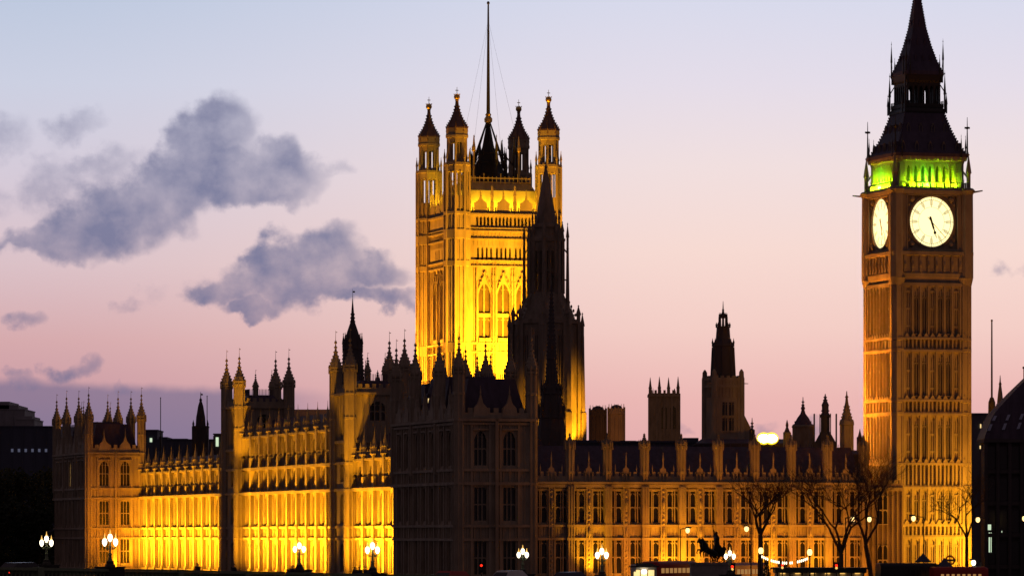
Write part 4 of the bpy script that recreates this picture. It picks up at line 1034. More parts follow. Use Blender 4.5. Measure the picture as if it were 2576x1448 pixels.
# bell-roofed turret, chimney turret, spired stair turret near the clock tower
def roof_turret(u, Y, label, prof, m, name='roof_turret', n=8, cap_i=None, crk=False):
    k = Y/FPX; x = (u-CU)*k
    th = Thing(name, label, 'turret', (x, Y, GZ), 'world')
    pf = [(HC+(HV-v)*k, h*k) for v, h in prof]
    w = MB(); i = cap_i or len(pf)-3
    w.stack(x, Y, [(GZ, pf[0][1])]+pf[:i+1], n)
    for j in range(n):
        q = PI/n+2*PI*j/n; w.stack(x+pf[0][1]*math.cos(q), Y+pf[0][1]*math.sin(q), [(GZ, .12), (pf[i][0], .1)], 4)
    o = th.part('shaft', w, m)
    c = MB(); c.stack(x, Y, pf[i:], n)
    for (za, ra), (zb, rb) in zip(pf[i:], pf[i+1:]):
        if zb-za > .8:
            for j in range(n):
                q = PI/n+2*PI*j/n
                for s in range(int((zb-za)/.45)): t = s*.45/(zb-za); rr = ra+(rb-ra)*t+.04; c.ball((x+rr*math.cos(q), Y+rr*math.sin(q), za+s*.45), .1, .1, .12, 4, 3)
    th.part('cap', c, 'slate' if m != 'stone' else 'stone2')
    return th
roof_turret(2020, 660, 'squat octagonal turret with steep bell roof and cross finial', [(1112, 27), (1076, 27), (1074, 30), (1071, 30), (1068, 25), (1050, 15), (1040, 7), (1030, 4), (1027, 6), (1022, 4), (1018, 2), (998, .8)], 'stone2', cap_i=4)
roof_turret(2076, 690, 'plain dark chimney turret with small domed top on a sloping base', [(1132, 30), (1112, 28), (1085, 12), (1050, 12), (1048, 14), (1043, 14), (1040, 9), (1022, 9), (1018, 10), (1014, 8), (1006, 4), (990, 1)], 'dark_brick', cap_i=6)
roof_turret(2130, 655, 'tall crocketed turret spire beside the left edge of the clock tower', [(1110, 17), (1070, 16), (1068, 20), (1060, 19), (1056, 15), (1030, 8), (1010, 4), (1000, 3), (998, 5), (994, 2), (983, 1)], 'stone', cap_i=4)
roof_turret(2163, 645, 'thin black pinnacle tucked against the clock tower', [(1200, 7), (1110, 7), (1108, 8), (1100, 6), (1085, 2), (1078, .6)], 'dark_brick', name='pinnacle', cap_i=3)
roof_turret(1980, 635, 'small octagonal turret right of the glaring floodlights', [(1120, 9), (1092, 9), (1090, 11), (1086, 8), (1074, 3), (1068, 4), (1055, .6)], 'stone2', name='roof_turret', cap_i=3)
roof_turret(1892, 640, 'slender needle pinnacle left of the glaring floodlights', [(1120, 6), (1090, 5), (1085, 6), (1080, 3), (1050, .7)], 'dark_brick', name='pinnacle', cap_i=3)
# long roofs behind
def slab(name, label, u0, u1, vt, Y, dep, m, cat='building', lights=(), steps=(), lm='lit', ridge=0, grp=None):
    k = Y/FPX; x0, x1 = (u0-CU)*k, (u1-CU)*k; z = HC+(HV-vt)*k
    th = Thing(name, label, cat, ((x0+x1)/2, Y+dep/2, GZ), 'world', grp)
    w = MB(); w.box(x0, x1, Y, Y+dep, GZ, z)
    for i in range(int((x1-x0)/3)+1): xx = x0+3*i; w.box(xx-.15, xx+.15, Y-.2, Y+.1, GZ, z-.3)
    w.box(x0-.2, x1+.2, Y-.25, Y+dep+.2, z-.05, z+.25)
    for a, b, v in steps: w.box((a-CU)*k, (b-CU)*k, Y+1, Y+dep-1, z, HC+(HV-v)*k)
    th.part('wall', w, m)
    if ridge: r = MB(); r.gable_roof(x0, x1, Y, Y+dep, z+.25, z+ridge, 1, dep*.4); th.part('roof', r, 'slate')
    for ua, ub, va, vb in lights:
        s = MB(); Face(s, Y, 'N').poly([((ua-CU)*k, HC+(HV-vb)*k), ((ub-CU)*k, HC+(HV-vb)*k), ((ub-CU)*k, HC+(HV-va)*k), ((ua-CU)*k, HC+(HV-va)*k)], .26); th.part('window', s, lm)
    return th
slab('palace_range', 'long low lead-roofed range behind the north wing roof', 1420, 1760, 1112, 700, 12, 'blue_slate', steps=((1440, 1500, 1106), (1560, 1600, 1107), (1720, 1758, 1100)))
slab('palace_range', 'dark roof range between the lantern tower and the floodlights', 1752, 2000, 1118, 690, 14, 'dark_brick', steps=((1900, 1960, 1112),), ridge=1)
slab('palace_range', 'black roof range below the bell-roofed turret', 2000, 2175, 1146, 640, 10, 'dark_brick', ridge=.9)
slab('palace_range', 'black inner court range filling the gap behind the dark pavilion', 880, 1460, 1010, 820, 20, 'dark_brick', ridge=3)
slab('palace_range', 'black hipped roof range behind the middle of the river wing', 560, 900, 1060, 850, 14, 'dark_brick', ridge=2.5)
for u, v in ((950, 933), (637, 962), (664, 968), (1160, 1040)):
    pass
roof_turret(950, 800, 'short black roof turret between the half-lit tower and dark pavilion', [(1020, 11), (972, 11), (970, 12), (962, 10), (950, 5), (944, 2), (930, .7)], 'dark_brick', cap_i=3)
# roof floodlights that glare at the viewer
x, y, z = PX(1931, 1102, 630)
th = Thing('roof_floodlight', 'pair of dazzling yellow floodlights on the roof behind the north wing', 'floodlight', (x, y, z-2.2), 'world')
m = MB(); m.box(x-2.0, x+2.0, y+.2, y+.5, z-2.3, z-.9); m.tube((x-.8, y+.3, z-1.0), (x-.8, y+.3, z), .08, .08); m.tube((x+.8, y+.3, z-1.0), (x+.8, y+.3, z), .08, .08); th.part('bracket', m, 'iron')
for s in (-.55, .55):
    h = MB(); h.ball((x+s, y, z), 1.0, .2, .88, 14, 8); o = th.part('lamp_head', h, 'floodhalo', smooth=True); h = MB(); h.ball((x+s, y-.15, z), .8, .14, .6, 14, 8); th.part('lamp_glass', h, 'flood', o, smooth=True)  # outer ellipsoid glows as a solid halo round the lamp glass
# lamps and lit slots on the dark pavilion side
def wall_lamp(u, v, Y, label, hh, ww, m='flood'):
    x, y, z = PX(u, v, Y); th = Thing('wall_lantern', label, 'lamp', (x, y, z), 'world')
    l = MB(); l.stack(x, y, [(z-hh, ww*.3), (z-hh*.9, ww), (z-.1*hh, ww), (z, ww*.8)], 8); th.part('glass', l, m)
    c = MB(); c.stack(x, y, [(z, ww*1.1), (z+hh*.8, ww*.5)], 8); th.part('hood', c, 'amber' if m == 'globe' else 'iron'); return th
wall_lamp(988.5, 1118, 640, 'bright white lantern on the wing wall beside the dark pavilion', .75, .27, 'globe')

# ------------------------------------------------------------------ far left background
slab('hospital_block', 'pale stepped far block at the left edge with sunset-lit end wall', -40, 62, 1030, 1400, 30, 'concrete', steps=((-40, 45, 1018), (-40, 22, 1009)), lights=((52, 60, 1050, 1058),), lm='skyl')
slab('hospital_block', 'lower pale wing of the stepped far block', 40, 86, 1055, 1390, 26, 'concrete', steps=((42, 80, 1046),))
slab('office_block', 'long blue-grey far building with a faint row of lit windows', -60, 150, 1073, 1150, 30, 'blue_slate', lights=[(28+17*i, 34+17*i, 1128, 1136) for i in range(6)], lm='faint')
slab('office_block', 'small far block with one white lit window', 366, 396, 1082, 1250, 20, 'blue_slate', lights=((377, 383, 1101, 1111),), lm='litc')
slab('office_block', 'low dark far roofline behind the left wing', 385, 560, 1106, 1200, 20, 'blue_slate', steps=((398, 420, 1098), (430, 470, 1102)))
slab('office_block', 'far block with tall greenish lit window beside the square tower', 538, 570, 1092, 1100, 20, 'dark_brick', lights=((543, 550, 1099, 1122),), lm='litc')
def crown503(th, k, Y, cx, cy):
    c = MB(); Z = lambda v: HC+(HV-v)*k
    c.stack(cx, cy, [(Z(1080), 11*k*1.3), (Z(1050), 11*k*1.1), (Z(1048), 12*k), (Z(1038), 10*k), (Z(1020), 7*k), (Z(1008), 3*k), (Z(1004), 4*k), (Z(1000), 1.2*k), (Z(985), .7*k)], 8)
    c.box(cx-.05, cx+.45, cy-.03, cy+.03, Z(993), Z(989)); 
    for s in (-1, 1): pinnacle(c, cx+s*18*k, Y+1, Z(1075), Z(1055), .25)
    th.part('spire', c, 'dark_brick')
rough_tower('church_tower', 'small black far tower with weathervane spire above the left wing roof', 484, 523, 1070, 1150, 950, [], crown=crown503)
def mast(u, v0, v1, Y, label, r0, r1, m='iron', name='flagpole'):
    a, b = PX(u, v0, Y), PX(u, v1, Y); th = Thing(name, label, 'flagpole', (b[0], Y, GZ), 'world')
    t = MB(); t.tube((b[0], Y, GZ), (a[0], Y, a[2]), r0, r1, 8); t.ball((a[0], Y, a[2]), r1*1.6, r1*1.6, r1*1.8, 6, 4); t.stack(b[0], Y, [(b[2]-2, r0*2.2), (b[2]+.5, r0*2.0), (b[2]+1.2, r0)], 8); th.part('pole', t, m)
mast(404, 1000, 1110, 950, 'thin flagpole left of the small far tower', .12, .08)
mast(521, 996, 1100, 940, 'thin flagpole touching the small far tower', .12, .08)
mast(2495, 806, 1020, 640, 'tall black flagpole at the right between clock tower and domed roof', .26, .1)
def spire2517(th, k, Y, cx, cy):
    c = MB(); Z = lambda v: HC+(HV-v)*k
    c.stack(cx, cy, [(Z(1020), 9*k), (Z(990), 6*k), (Z(968), 3*k), (Z(965), 4*k), (Z(960), 2*k), (Z(943), .7*k)], 8); th.part('spire', c, 'stone2')
rough_tower('church_tower', 'small pale stone spire behind the curved black roof', 2508, 2526, 1015, 1060, 900, [], m='stone2', crown=spire2517)
slab('office_block', 'blue-grey far block with a few lit windows right of the clock tower', 2425, 2500, 1042, 760, 20, 'blue_slate', lights=((2465, 2468, 1066, 1076), (2478, 2481, 1066, 1076), (2485, 2487, 1046, 1054), (2464, 2467, 1120, 1128)), lm='lit')

# ------------------------------------------------------------------ office building with the curved black roof, far right
def office():
    Y = 575; k = Y/FPX; X = lambda u: (u-CU)*k; Z = lambda v: HC+(HV-v)*k
    th = Thing('office_building', 'dark office building with curved black roof and two rows of skylights at the right edge', 'building', (X(2600), Y, GZ), 'world')
    x0, x1 = X(2480), X(2780)
    w = MB(); w.box(x0+.3, x1, Y+.4, Y+9, GZ, Z(1112)); n = 10
    for i in range(n+1):
        x = x0+(x1-x0)*i/n; w.box(x-.22, x+.22, Y-.35, Y+.5, GZ, Z(1112)); w.box(x-.08, x+.08, Y-.5, Y-.3, GZ, Z(1130))
    for v in (1190, 1270, 1350, 1430): w.box(x0, x1, Y-.12, Y+.45, Z(v), Z(v)+.5)
    w.box(x0-.3, x1, Y-.6, Y+9, Z(1112), Z(1103))
    th.part('wall', w, 'dark_brick')
    r = MB(); pf = [(v, u+18) for v, u in ((1103, 2458), (1085, 2464), (1060, 2473), (1038, 2484), (1010, 2509), (985, 2532), (962, 2555), (945, 2572), (936, 2595))]
    vs = []; fs = []
    for j, (v, u) in enumerate(pf):
        dx = X(u)-x0; yy = Y-.4+dx*.3; vs += [((u-CU)/FPX*yy, yy, HC+(HV-v)/FPX*yy), (x1+2, yy, HC+(HV-v)/FPX*yy), (x1+2, Y+9-dx*.3, HC+(HV-v)/FPX*yy), ((u-CU)/FPX*yy, Y+9-dx*.3, HC+(HV-v)/FPX*yy)]
    for j in range(len(pf)-1):
        for i in range(4): fs.append((4*j+i, 4*j+(i+1) % 4, 4*j+4+(i+1) % 4, 4*j+4+i))
    fs.append((4*len(pf)-4, 4*len(pf)-3, 4*len(pf)-2, 4*len(pf)-1)); r.add(vs, fs)
    for i in range(12):                                      # standing seams
        u = 2470+24*i
        for j in range(len(pf)-1):
            (va, ua), (vb, ub) = pf[j], pf[j+1]
            if u > ub+2: 
                ya, yb = Y-.45+(X(ua)-x0)*.3, Y-.45+(X(ub)-x0)*.3; r.tube((X(u), ya, HC+(HV-va)/FPX*ya), (X(u), yb, HC+(HV-vb)/FPX*yb), .09, .09, 4)
    th.part('roof', r, 'slate')
    def on_roof(u, v):
        for (va, ua), (vb, ub) in zip(pf, pf[1:]):
            if vb <= v <= va:
                t = (va-v)/(va-vb); yy = Y-.5+(X(ua+(ub-ua)*t)-x0)*.3; return ((u-CU)/FPX*yy, yy, HC+(HV-v)/FPX*yy)
    for u, va, vb in ((2489, 1083, 1067), (2525, 1081, 1065), (2562, 1079, 1063), (2500, 1058, 1046), (2534, 1057, 1043), (2568, 1055, 1041)):
        s = MB(); p = [on_roof(u-5, va), on_roof(u+2, va), on_roof(u+8, vb), on_roof(u+1, vb)]
        p = [(q[0], q[1]-.12, q[2]+.05) for q in p]; q = [(a, b+.3, c-.1) for a, b, c in p]
        s.add(p+q, [(0, 1, 2, 3), (0, 1, 5, 4), (1, 2, 6, 5), (2, 3, 7, 6), (3, 0, 4, 7)]); th.part('skylight', s, 'skyl')
    c = MB(); c.box(X(2590), X(2622), Y+4, Y+7, Z(970), Z(922)); c.box(X(2588), X(2624), Y+3.9, Y+7.1, Z(922), Z(917)); th.part('chimney', c, 'dark_brick')
    for i in range(n):
        for j, v in enumerate((1432, 1352, 1272, 1192)):
            x = x0+(x1-x0)*(i+.5)/n; s = MB(); Face(s, Y+.4, 'N').poly([(x-.95, Z(v)+.7), (x+.95, Z(v)+.7), (x+.95, Z(v-70)), (x-.95, Z(v-70))], .02)
            if x < X(2600): th.part('window', s, 'glass')
    s = MB()
    for va, vb, ua, ub in ((1318, 1332, 2484, 2494), (1338, 1388, 2488, 2491), (1338, 1388, 2493, 2495), (1334, 1338, 2520, 2522)): Face(s, Y+.4, 'N').poly([(X(ua), Z(vb)), (X(ub), Z(vb)), (X(ub), Z(va)), (X(ua), Z(va))], .05)
    th.part('lit_window', s, 'litc')
office()

# ------------------------------------------------------------------ trees
def bare_tree(u, vbase, vfork, Y, label, spread, vtop, seed, r0=.34, lean=0, forks=3, depth=7):
    rr = random.Random(seed); k = Y/FPX; x = (u-CU)*k; zf = HC+(HV-vfork)*k; zt = HC+(HV-vtop)*k
    th = Thing('bare_tree', label, 'tree', (x, Y, GZ), 'world', 'bare winter trees on the bank')
    t = MB(); p = Vector((x, Y, GZ)); q = Vector((x+lean*.35, Y, (zf+GZ)/2)); f = Vector((x+lean, Y, zf))
    t.tube(p, p+(q-p)*.12, r0*1.5, r0*1.05, 8); t.tube(p+(q-p)*.12, q, r0*1.05, r0*.9, 8); t.tube(q, f, r0*.9, r0*.75, 8)
    th.part('trunk', t, 'bark')
    c = MB()
    def grow(p, d, ln, r, lv):
        if lv == 0 or r < .008: return
        pr = p
        for s in range(3):
            d = (d+Vector((rr.uniform(-.2, .2), rr.uniform(-.2, .2), rr.uniform(-.08, .16)))).normalized()
            e = pr+d*ln/3; c.tube(pr, e, r*(1-.1*s), r*(1-.1*(s+1)), 5 if lv > 4 else 3); pr = e
            if lv <= 5 and rr.random() < .8:
                o = Vector((rr.uniform(-1, 1), rr.uniform(-1, 1), rr.uniform(-.2, .8))).normalized(); grow(pr, (d*.5+o*.75).normalized(), ln*.6, r*.42, lv-2)
        for s in range(2 if rr.random() < .65 else 3):
            o = Vector((rr.uniform(-1, 1), rr.uniform(-1, 1), rr.uniform(-.35, .6))).normalized()
            grow(pr, (d*.8+o*.62).normalized(), ln*rr.uniform(.66, .9), r*.6, lv-1)
    H = zt-zf
    for i in range(forks):
        a = (i/(max(1, forks-1))-.5)*2
        grow(f, Vector((a*spread, rr.uniform(-.4, .4), 1)).normalized(), H*.36, r0*.55, depth)
    th.part('crown', c, 'bark')
bare_tree(1913, 1448, 1345, 556, 'bare forked tree behind the left festoon lamp', .42, 1212, 3, .38, forks=3)
bare_tree(2116, 1448, 1392, 552, 'dark bare tree with crossing limbs left of the clock tower foot', .5, 1195, 11, .36, forks=4)
bare_tree(2196, 1448, 1370, 556, 'leaning bare tree against the clock tower corner', .45, 1190, 8, .34, lean=-.9, forks=3)
bare_tree(2432, 1448, 1352, 560, 'bare tree at the right foot of the clock tower', .4, 1190, 31, .26, forks=3, depth=6)
def leafy_tree(u, Y, vtop, rad, label, seed):
    rr = random.Random(seed); k = Y/FPX; x = (u-CU)*k; zt = HC+(HV-vtop)*k
    th = Thing('dark_tree', label, 'tree', (x, Y, GZ), 'world', 'dark evergreen trees at the left edge')
    t = MB(); t.tube((x, Y, GZ), (x, Y, GZ+(zt-GZ)*.7), .5, .2, 8)
    for i in range(6): a = rr.uniform(0, 6.3); t.tube((x, Y, GZ+3+i), (x+rad*.6*math.cos(a), Y+rad*.6*math.sin(a), GZ+6+i*1.2), .16, .05, 5)
    th.part('trunk', t, 'bark'); c = MB()
    blobs = [(rr.uniform(-.65, .65)*rad, rr.uniform(-.65, .65)*rad, GZ+2+(zt-GZ-3.5)*rr.random()**.8, rr.uniform(.35, .6)*rad) for _ in range(14)]+[(0, 0, zt-rad*.4, rad*.45)]
    for bx_, by_, bz, br in blobs:
        for i in range(130):
            d = Vector((rr.gauss(0, 1), rr.gauss(0, 1), rr.gauss(0, .8))).normalized()*br*rr.uniform(.6, 1.08); p = Vector((x+bx_, Y+by_, bz))+d
            a = Vector((rr.gauss(0, 1), rr.gauss(0, 1), rr.gauss(0, 1))).normalized(); b = a.orthogonal().normalized()*.3; a = a*.42
            c.add([p-a, p+b, p+a, p-b], [(0, 1, 2, 3)])
    th.part('crown', c, 'leaf')
for i, (u, Y, v, r, lb) in enumerate(((-22, 905, 1196, 5.2, 'dark leafy tree cut by the left edge of the picture'), (22, 930, 1180, 5.0, 'dark leafy tree behind the leftmost bridge lamp cluster'), (68, 900, 1186, 5.0, 'dark leafy tree left of the globe lamp with the strongest glow'), (112, 915, 1178, 4.6, 'dark leafy tree nearest the far left pavilion'), (44, 870, 1265, 4.4, 'low dark tree in front of the taller left trees'), (98, 868, 1270, 4.4, 'low dark bush-like tree beside the far left pavilion'), (0, 866, 1260, 4.4, 'low dark tree at the lower left edge'))):
    leafy_tree(u, Y, v, r, lb, 40+i)
# ------------------------------------------------------------------ bridge (near, rising to the left)
BO = (-29.5, 328.0); BA = math.atan2(.788, .616); BT = (.616, .788); BW = 35.0
def zp(t): return 9.5-.02*t if t > -5 else 9.6-.012*(t+5)        # top of the parapet along the bridge
def BP(t, p, z): return (BO[0]+BT[0]*t-BT[1]*p, BO[1]+BT[1]*t+BT[0]*p, z)
th = Thing('bridge', 'long low road bridge with pierced green parapet across the bottom left', 'bridge', (BO[0], BO[1], 0), 'world', rot=BA); th.org = (0, 0, 0)
class BM(MB):
    def bar(s, t0, t1, p0, p1, f0, f1):
        n = max(1, int(abs(t1-t0)/15)); 
        for i in range(n):
            a, b = t0+(t1-t0)*i/n, t0+(t1-t0)*(i+1)/n
            s.add([(a, p0, f0(a)), (b, p0, f0(b)), (b, p1, f0(b)), (a, p1, f0(a)), (a, p0, f1(a)), (b, p0, f1(b)), (b, p1, f1(b)), (a, p1, f1(a))],
                  [(0, 1, 2, 3), (4, 5, 6, 7), (0, 1, 5, 4), (1, 2, 6, 5), (2, 3, 7, 6), (3, 0, 4, 7)])
T0, T1 = -75, 175
d = BM(); d.bar(T0, T1, -.3, BW+.3, lambda t: zp(t)-2.6, lambda t: zp(t)-1.3); th.part('deck', d, 'asphalt')
d = BM()
for p0, p1 in ((.5, 4), (BW-4, BW-.5)): d.bar(T0, T1, p0, p1, lambda t: zp(t)-1.35, lambda t: zp(t)-1.15)
th.part('pavement', d, 'paving')
d = BM()
for k in range(-2, 6): d.box(k*30-2, k*30+2, -.8, BW+.8, -2, zp(k*30)-1.4)
th.part('pier', d, 'granite')
for p in (0, BW):
    d = BM()
    d.bar(T0, T1, p-.22, p+.22, lambda t: zp(t)-.16, zp); d.bar(T0, T1, p-.3, p+.3, lambda t: zp(t)-1.5, lambda t: zp(t)-1.0)
    d.bar(T0, T1, p-.27, p+.27, lambda t: zp(t)-.21, lambda t: zp(t)-.17)
    d.bar(T0, T1, p-.08, p+.08, lambda t: zp(t)-.26, lambda t: zp(t)-.22); d.bar(T0, T1, p-.1, p+.1, lambda t: zp(t)-.98, lambda t: zp(t)-.9)
    n = int((105 if p == 0 else 40)/.42)
    for i in range(n):
        t = -30+i*.42; z = zp(t)
        d.stack(t, p, [(z-1.0, .1), (z-.75, .06), (z-.4, .06), (z-.3, .1), (z-.2, .12)], 4)
        d.tube((t, p, z-.52), (t+.21, p, z-.27), .045, .045, 3); d.tube((t+.42, p, z-.52), (t+.21, p, z-.27), .045, .045, 3)
    for k in range(-2, 6):
        for dt in (7.5, 15, 22.5): t = k*30+dt; d.box(t-.3, t+.3, p-.3, p+.3, zp(t)-1.2, zp(t)+.03)
    th.part('parapet', d, 'green_iron')
# three-globe bridge lamps
def bridge_lamp():
    th = Thing('bridge_lamp', '', 'street lamp', (0, 0, 0), 'local', 'three-globe lamps along the bridge')
    m = MB(); m.box(-1.05, 1.05, -.42, .42, -1.2, .02); m.box(-1.12, 1.12, -.48, .48, .02, .12); m.stack(0, 0, [(.12, .42), (.3, .36), (.35, .3), (.5, .3), (.55, .24)], 8); th.part('pedestal', m, 'dark_stone')
    m = MB(); m.stack(0, 0, [(.5, .2), (.62, .15), (.9, .11), (1.0, .15), (1.05, .15), (1.1, .09), (1.5, .075), (1.62, .12), (1.7, .06), (1.95, .07)], 8)
    for s in (-1, 1):
        pr = None
        for i in range(9):
            a = PI*i/8; p = (s*(.2-.2*math.cos(a)), 0, 1.55-.17*math.sin(a)+.07*i/8)
            if pr: m.tube(pr, p, .04, .04, 5)
            pr = p
        m.ball((s*.2, 0, 1.5), .06, .06, .06, 6, 4)
    th.part('post', m, 'green_iron')
    for x, z in ((0, 1.95), (-.4, 1.62), (.4, 1.62)):
        g = MB(); g.stack(x, 0, [(z, .05), (z+.06, .1), (z+.2, .175), (z+.34, .195), (z+.46, .165), (z+.55, .1), (z+.58, .04)], 8); o = th.part('lantern', g, 'globe', smooth=True)
        c = MB(); c.stack(x, 0, [(z+.55, .09), (z+.63, .075), (z+.68, .05), (z+.92, .015)], 6); th.part('finial', c, 'amber', o)
    return th.o
proto = bridge_lamp()
def on_deck(u, p):                                        # how far along the bridge the line of sight to column u crosses the lane p metres in
    q = (u-CU)/FPX; px, py = BO[0]-BT[1]*p, BO[1]+BT[0]*p
    return (q*py-px)/(BT[0]-q*BT[1])
spots = [(277, 0, 'three-globe lamp on the dark pedestal before the far left pavilion'), (937, 0, 'three-globe lamp at the right part of the gold river front'), (1514, 0, 'three-globe lamp in front of the orange north wing'),
         (117, BW, 'leftmost three-globe lamp, glowing against black trees'), (753, BW, 'three-globe lamp before the middle of the gold river front'), (1315, BW, 'three-globe lamp before the dark pavilion and north wing edge'), (1836, BW, 'three-globe lamp just right of the horse statue')]
hts = (1362, 1382, 1395, 1364, 1380, 1394, 1398)
for i, (u, p, lb) in enumerate(spots):
    t = on_deck(u, p); L_ = BP(t, p, 0); L_ = (L_[0], L_[1], HC+(HV-hts[i])*L_[1]/FPX-1.93)
    o = proto if i == 0 else copy_thing(proto, L_)
    o.location = L_; o['label'] = lb; o.rotation_euler = (0, 0, .12+.1*(i % 3))

# ------------------------------------------------------------------ street lamps on the bank
def street_lamp(u, v, Y, label, side=1, tall=True, sodium=True, post=True):
    x, y, z = PX(u, v, Y)
    th = Thing('street_lamp', label, 'street lamp', (x+side*.9, y, GZ), 'world', 'street lamps on the far bank')
    m = MB(); m.stack(x+side*.9, y, [(GZ, .16), (GZ+1, .13), (GZ+1.1, .09), (z+.15, .06)], 8); m.tube((x+side*.9, y, z+.15), (x, y, z+.32), .05, .045, 6); th.part('post', m, 'iron')
    h = MB(); h.ball((x-side*.1, y, z+.36), .42, .2, .12, 8, 5); th.part('lamp_head', h, 'iron')
    g = MB(); g.ball((x, y, z), .27, .22, .36, 10, 7); th.part('lamp_glass', g, 'sodium' if sodium else 'globe', smooth=True)
for u, v, Y, lb, s, so in ((1730, 1333, 560, 'street lamp with amber head left of the horse statue', -1, 1), (1878, 1329, 545, 'amber street lamp on a pale post right of the horse statue', .6, 1), (2145, 1305, 570, 'amber street lamp left of its twin among bare branches', -1, 1), (2187, 1305, 570, 'amber street lamp right of its twin among bare branches', 1, 1),
                          (2298, 1303, 550, 'bright street lamp on a tall post before the clock tower foot', 1.4, 1), (2460, 1306, 565, 'amber street lamp at the right corner of the clock tower', 1, 1), (2449, 1414, 520, 'low white lamp before the dark office building', 1, 0), (2577, 1303, 560, 'amber street lamp cut by the right edge', 1, 1)):
    street_lamp(u, v, Y, lb, s, sodium=so)
# embankment globes with festoon
def globe_post(u, v, Y, label):
    x, y, z = PX(u, v, Y)
    th = Thing('globe_lamp', label, 'street lamp', (x, y, GZ), 'world', 'globe lamps carrying the festoon')
    m = MB(); m.stack(x, y, [(GZ, .4), (GZ+.8, .36), (GZ+.9, .2), (GZ+2, .12), (z-.6, .09), (z-.42, .17), (z-.36, .2)], 8); th.part('post', m, 'iron')
    g = MB(); g.ball((x, y, z), .3, .3, .42, 12, 8); th.part('globe', g, 'sodium', smooth=True)
    c = MB(); c.stack(x, y, [(z+.36, .2), (z+.44, .16), (z+.5, .06), (z+.75, .02)], 8); th.part('finial', c, 'iron')
    return (x, y, z)
A = globe_post(1914, 1384, 520, 'globe lamp holding the left end of the bulb festoon'); B = globe_post(2037, 1388, 520, 'globe lamp holding the right end of the bulb festoon')
th = Thing('festoon_lights', 'sagging string of small white bulbs between two globe lamps', 'string lights', (A[0], A[1], A[2]-.5), 'world')
cb = MB(); pr = None
def sag(t): return (A[0]+(B[0]-A[0])*t, A[1], A[2]-.45-(4*t*(1-t))*.72+(B[2]-A[2])*t)
for i in range(25):
    p = sag(i/24)
    if pr: cb.tube(pr, p, .015, .015, 4)
    pr = p
th.part('cable', cb, 'rubber')
for i in range(25):
    t = (i+.6)/26
    if i in (4, 10, 14, 17, 18): continue
    p = sag(t); b = MB(); b.stack(p[0], p[1], [(p[2]-.32, .05), (p[2]-.26, .075), (p[2]-.05, .07), (p[2], .03)], 6); th.part('bulb', b, 'bulb', smooth=True)

# ------------------------------------------------------------------ vehicles
def bus(label, loc, rz, decks=2, L=10.6, body='red', grp='double-decker buses in the traffic', lit=True):
    th = Thing('bus', label, 'bus', loc, 'local', grp, rot=rz)
    H = 4.38 if decks == 2 else 3.0; wd = 1.25
    m = MB(); n = 8; prof = []
    for yv, zv in ((-wd, .35), (-wd, H-.35), (-wd+.1, H-.12), (-wd+.3, H), (wd-.3, H), (wd-.1, H-.12), (wd, H-.35), (wd, .35)): prof.append((yv, zv))
    for x, s in ((-L/2, .97), (-L/2+.25, 1), (L/2-.35, 1), (L/2, .93)):
        m.v += [(x, y*s, zv if zv < 1 else zv-(1-s)*2) for y, zv in prof]
    for j in range(3):
        for i in range(n): m.f.append((j*n+i, j*n+(i+1) % n, j*n+n+(i+1) % n, j*n+n+i))
    m.f += [tuple(range(n)), tuple(range(3*n, 4*n))]
    th.part('body', m, body)
    for z0, z1 in (((1.35, 2.0), (2.95, 3.55)) if decks == 2 else ((1.35, 2.4),)):
        for s in (-1, 1):
            nw = 8
            for i in range(nw):
                x0, x1 = -L/2+.7+(L-1.4)*i/nw+.14, -L/2+.7+(L-1.4)*(i+1)/nw-.14
                f = MB(); f.add([(x0, s*(wd+.012), z0), (x1, s*(wd+.012), z0), (x1, s*(wd+.012), z1), (x0, s*(wd+.012), z1)], [(0, 1, 2, 3)]); th.part('window', f, 'litw' if lit else 'glass')
        f = MB(); f.add([(L/2+.015-.02, -wd*.84, z0), (L/2-.005, wd*.84, z0), (L/2-.0, wd*.8, z1), (L/2-.0, -wd*.8, z1)], [(0, 1, 2, 3)]); th.part('windscreen', f, 'litw' if lit else 'glass')
    for x in (-L/2+2.2, L/2-2.6):
        for s in (-1, 1):
            t = MB(); pr = [(0, .5)]
            for i in range(16):
                a = 2*PI*i/16; t.v += [(x+.5*math.cos(a), s*(wd-.25), .5+.5*math.sin(a)), (x+.5*math.cos(a), s*(wd+.02), .5+.5*math.sin(a))]
            t.f += [(2*i, 2*((i+1) % 16), 2*((i+1) % 16)+1, 2*i+1) for i in range(16)]+[tuple(range(1, 32, 2)), tuple(range(0, 32, 2))]
            th.part('wheel', t, 'rubber')
    for s in (-.95, .95):
        h = MB(); h.ball((L/2, s, .8), .08, .16, .12, 8, 5); th.part('headlight', h, 'head'); h = MB(); h.ball((-L/2, s, 1.0), .06, .1, .2, 8, 5); th.part('tail_light', h, 'redl')
    if decks == 2: b = MB(); b.add([(L/2+.0, -.8, 2.3), (L/2+.0, .8, 2.3), (L/2+.0, .8, 2.65), (L/2+.0, -.8, 2.65)], [(0, 1, 2, 3)]); b.v = [(x+.02, y, z) for x, y, z in b.v]; th.part('blind', b, 'black_paint')
    return th
bus('red double-decker bus with lit windows left of the statue pedestal', PX(1682, 0, 548)[:2]+(GZ+.35,), PI+1.05, L=10.2)
bus('red double-decker bus right of the statue pedestal behind the pale post', PX(1868, 0, 562)[:2]+(GZ+.1,), 1.1)
bus('dark-roofed double-decker bus before the clock tower foot', PX(2282, 0, 520)[:2]+(GZ+.3,), .18, body='black_paint', lit=False, L=7.0)
bus('double-decker bus with lit upper deck at the right foot of the clock tower', PX(2412, 0, 515)[:2]+(GZ-.1,), .12, L=6.4)
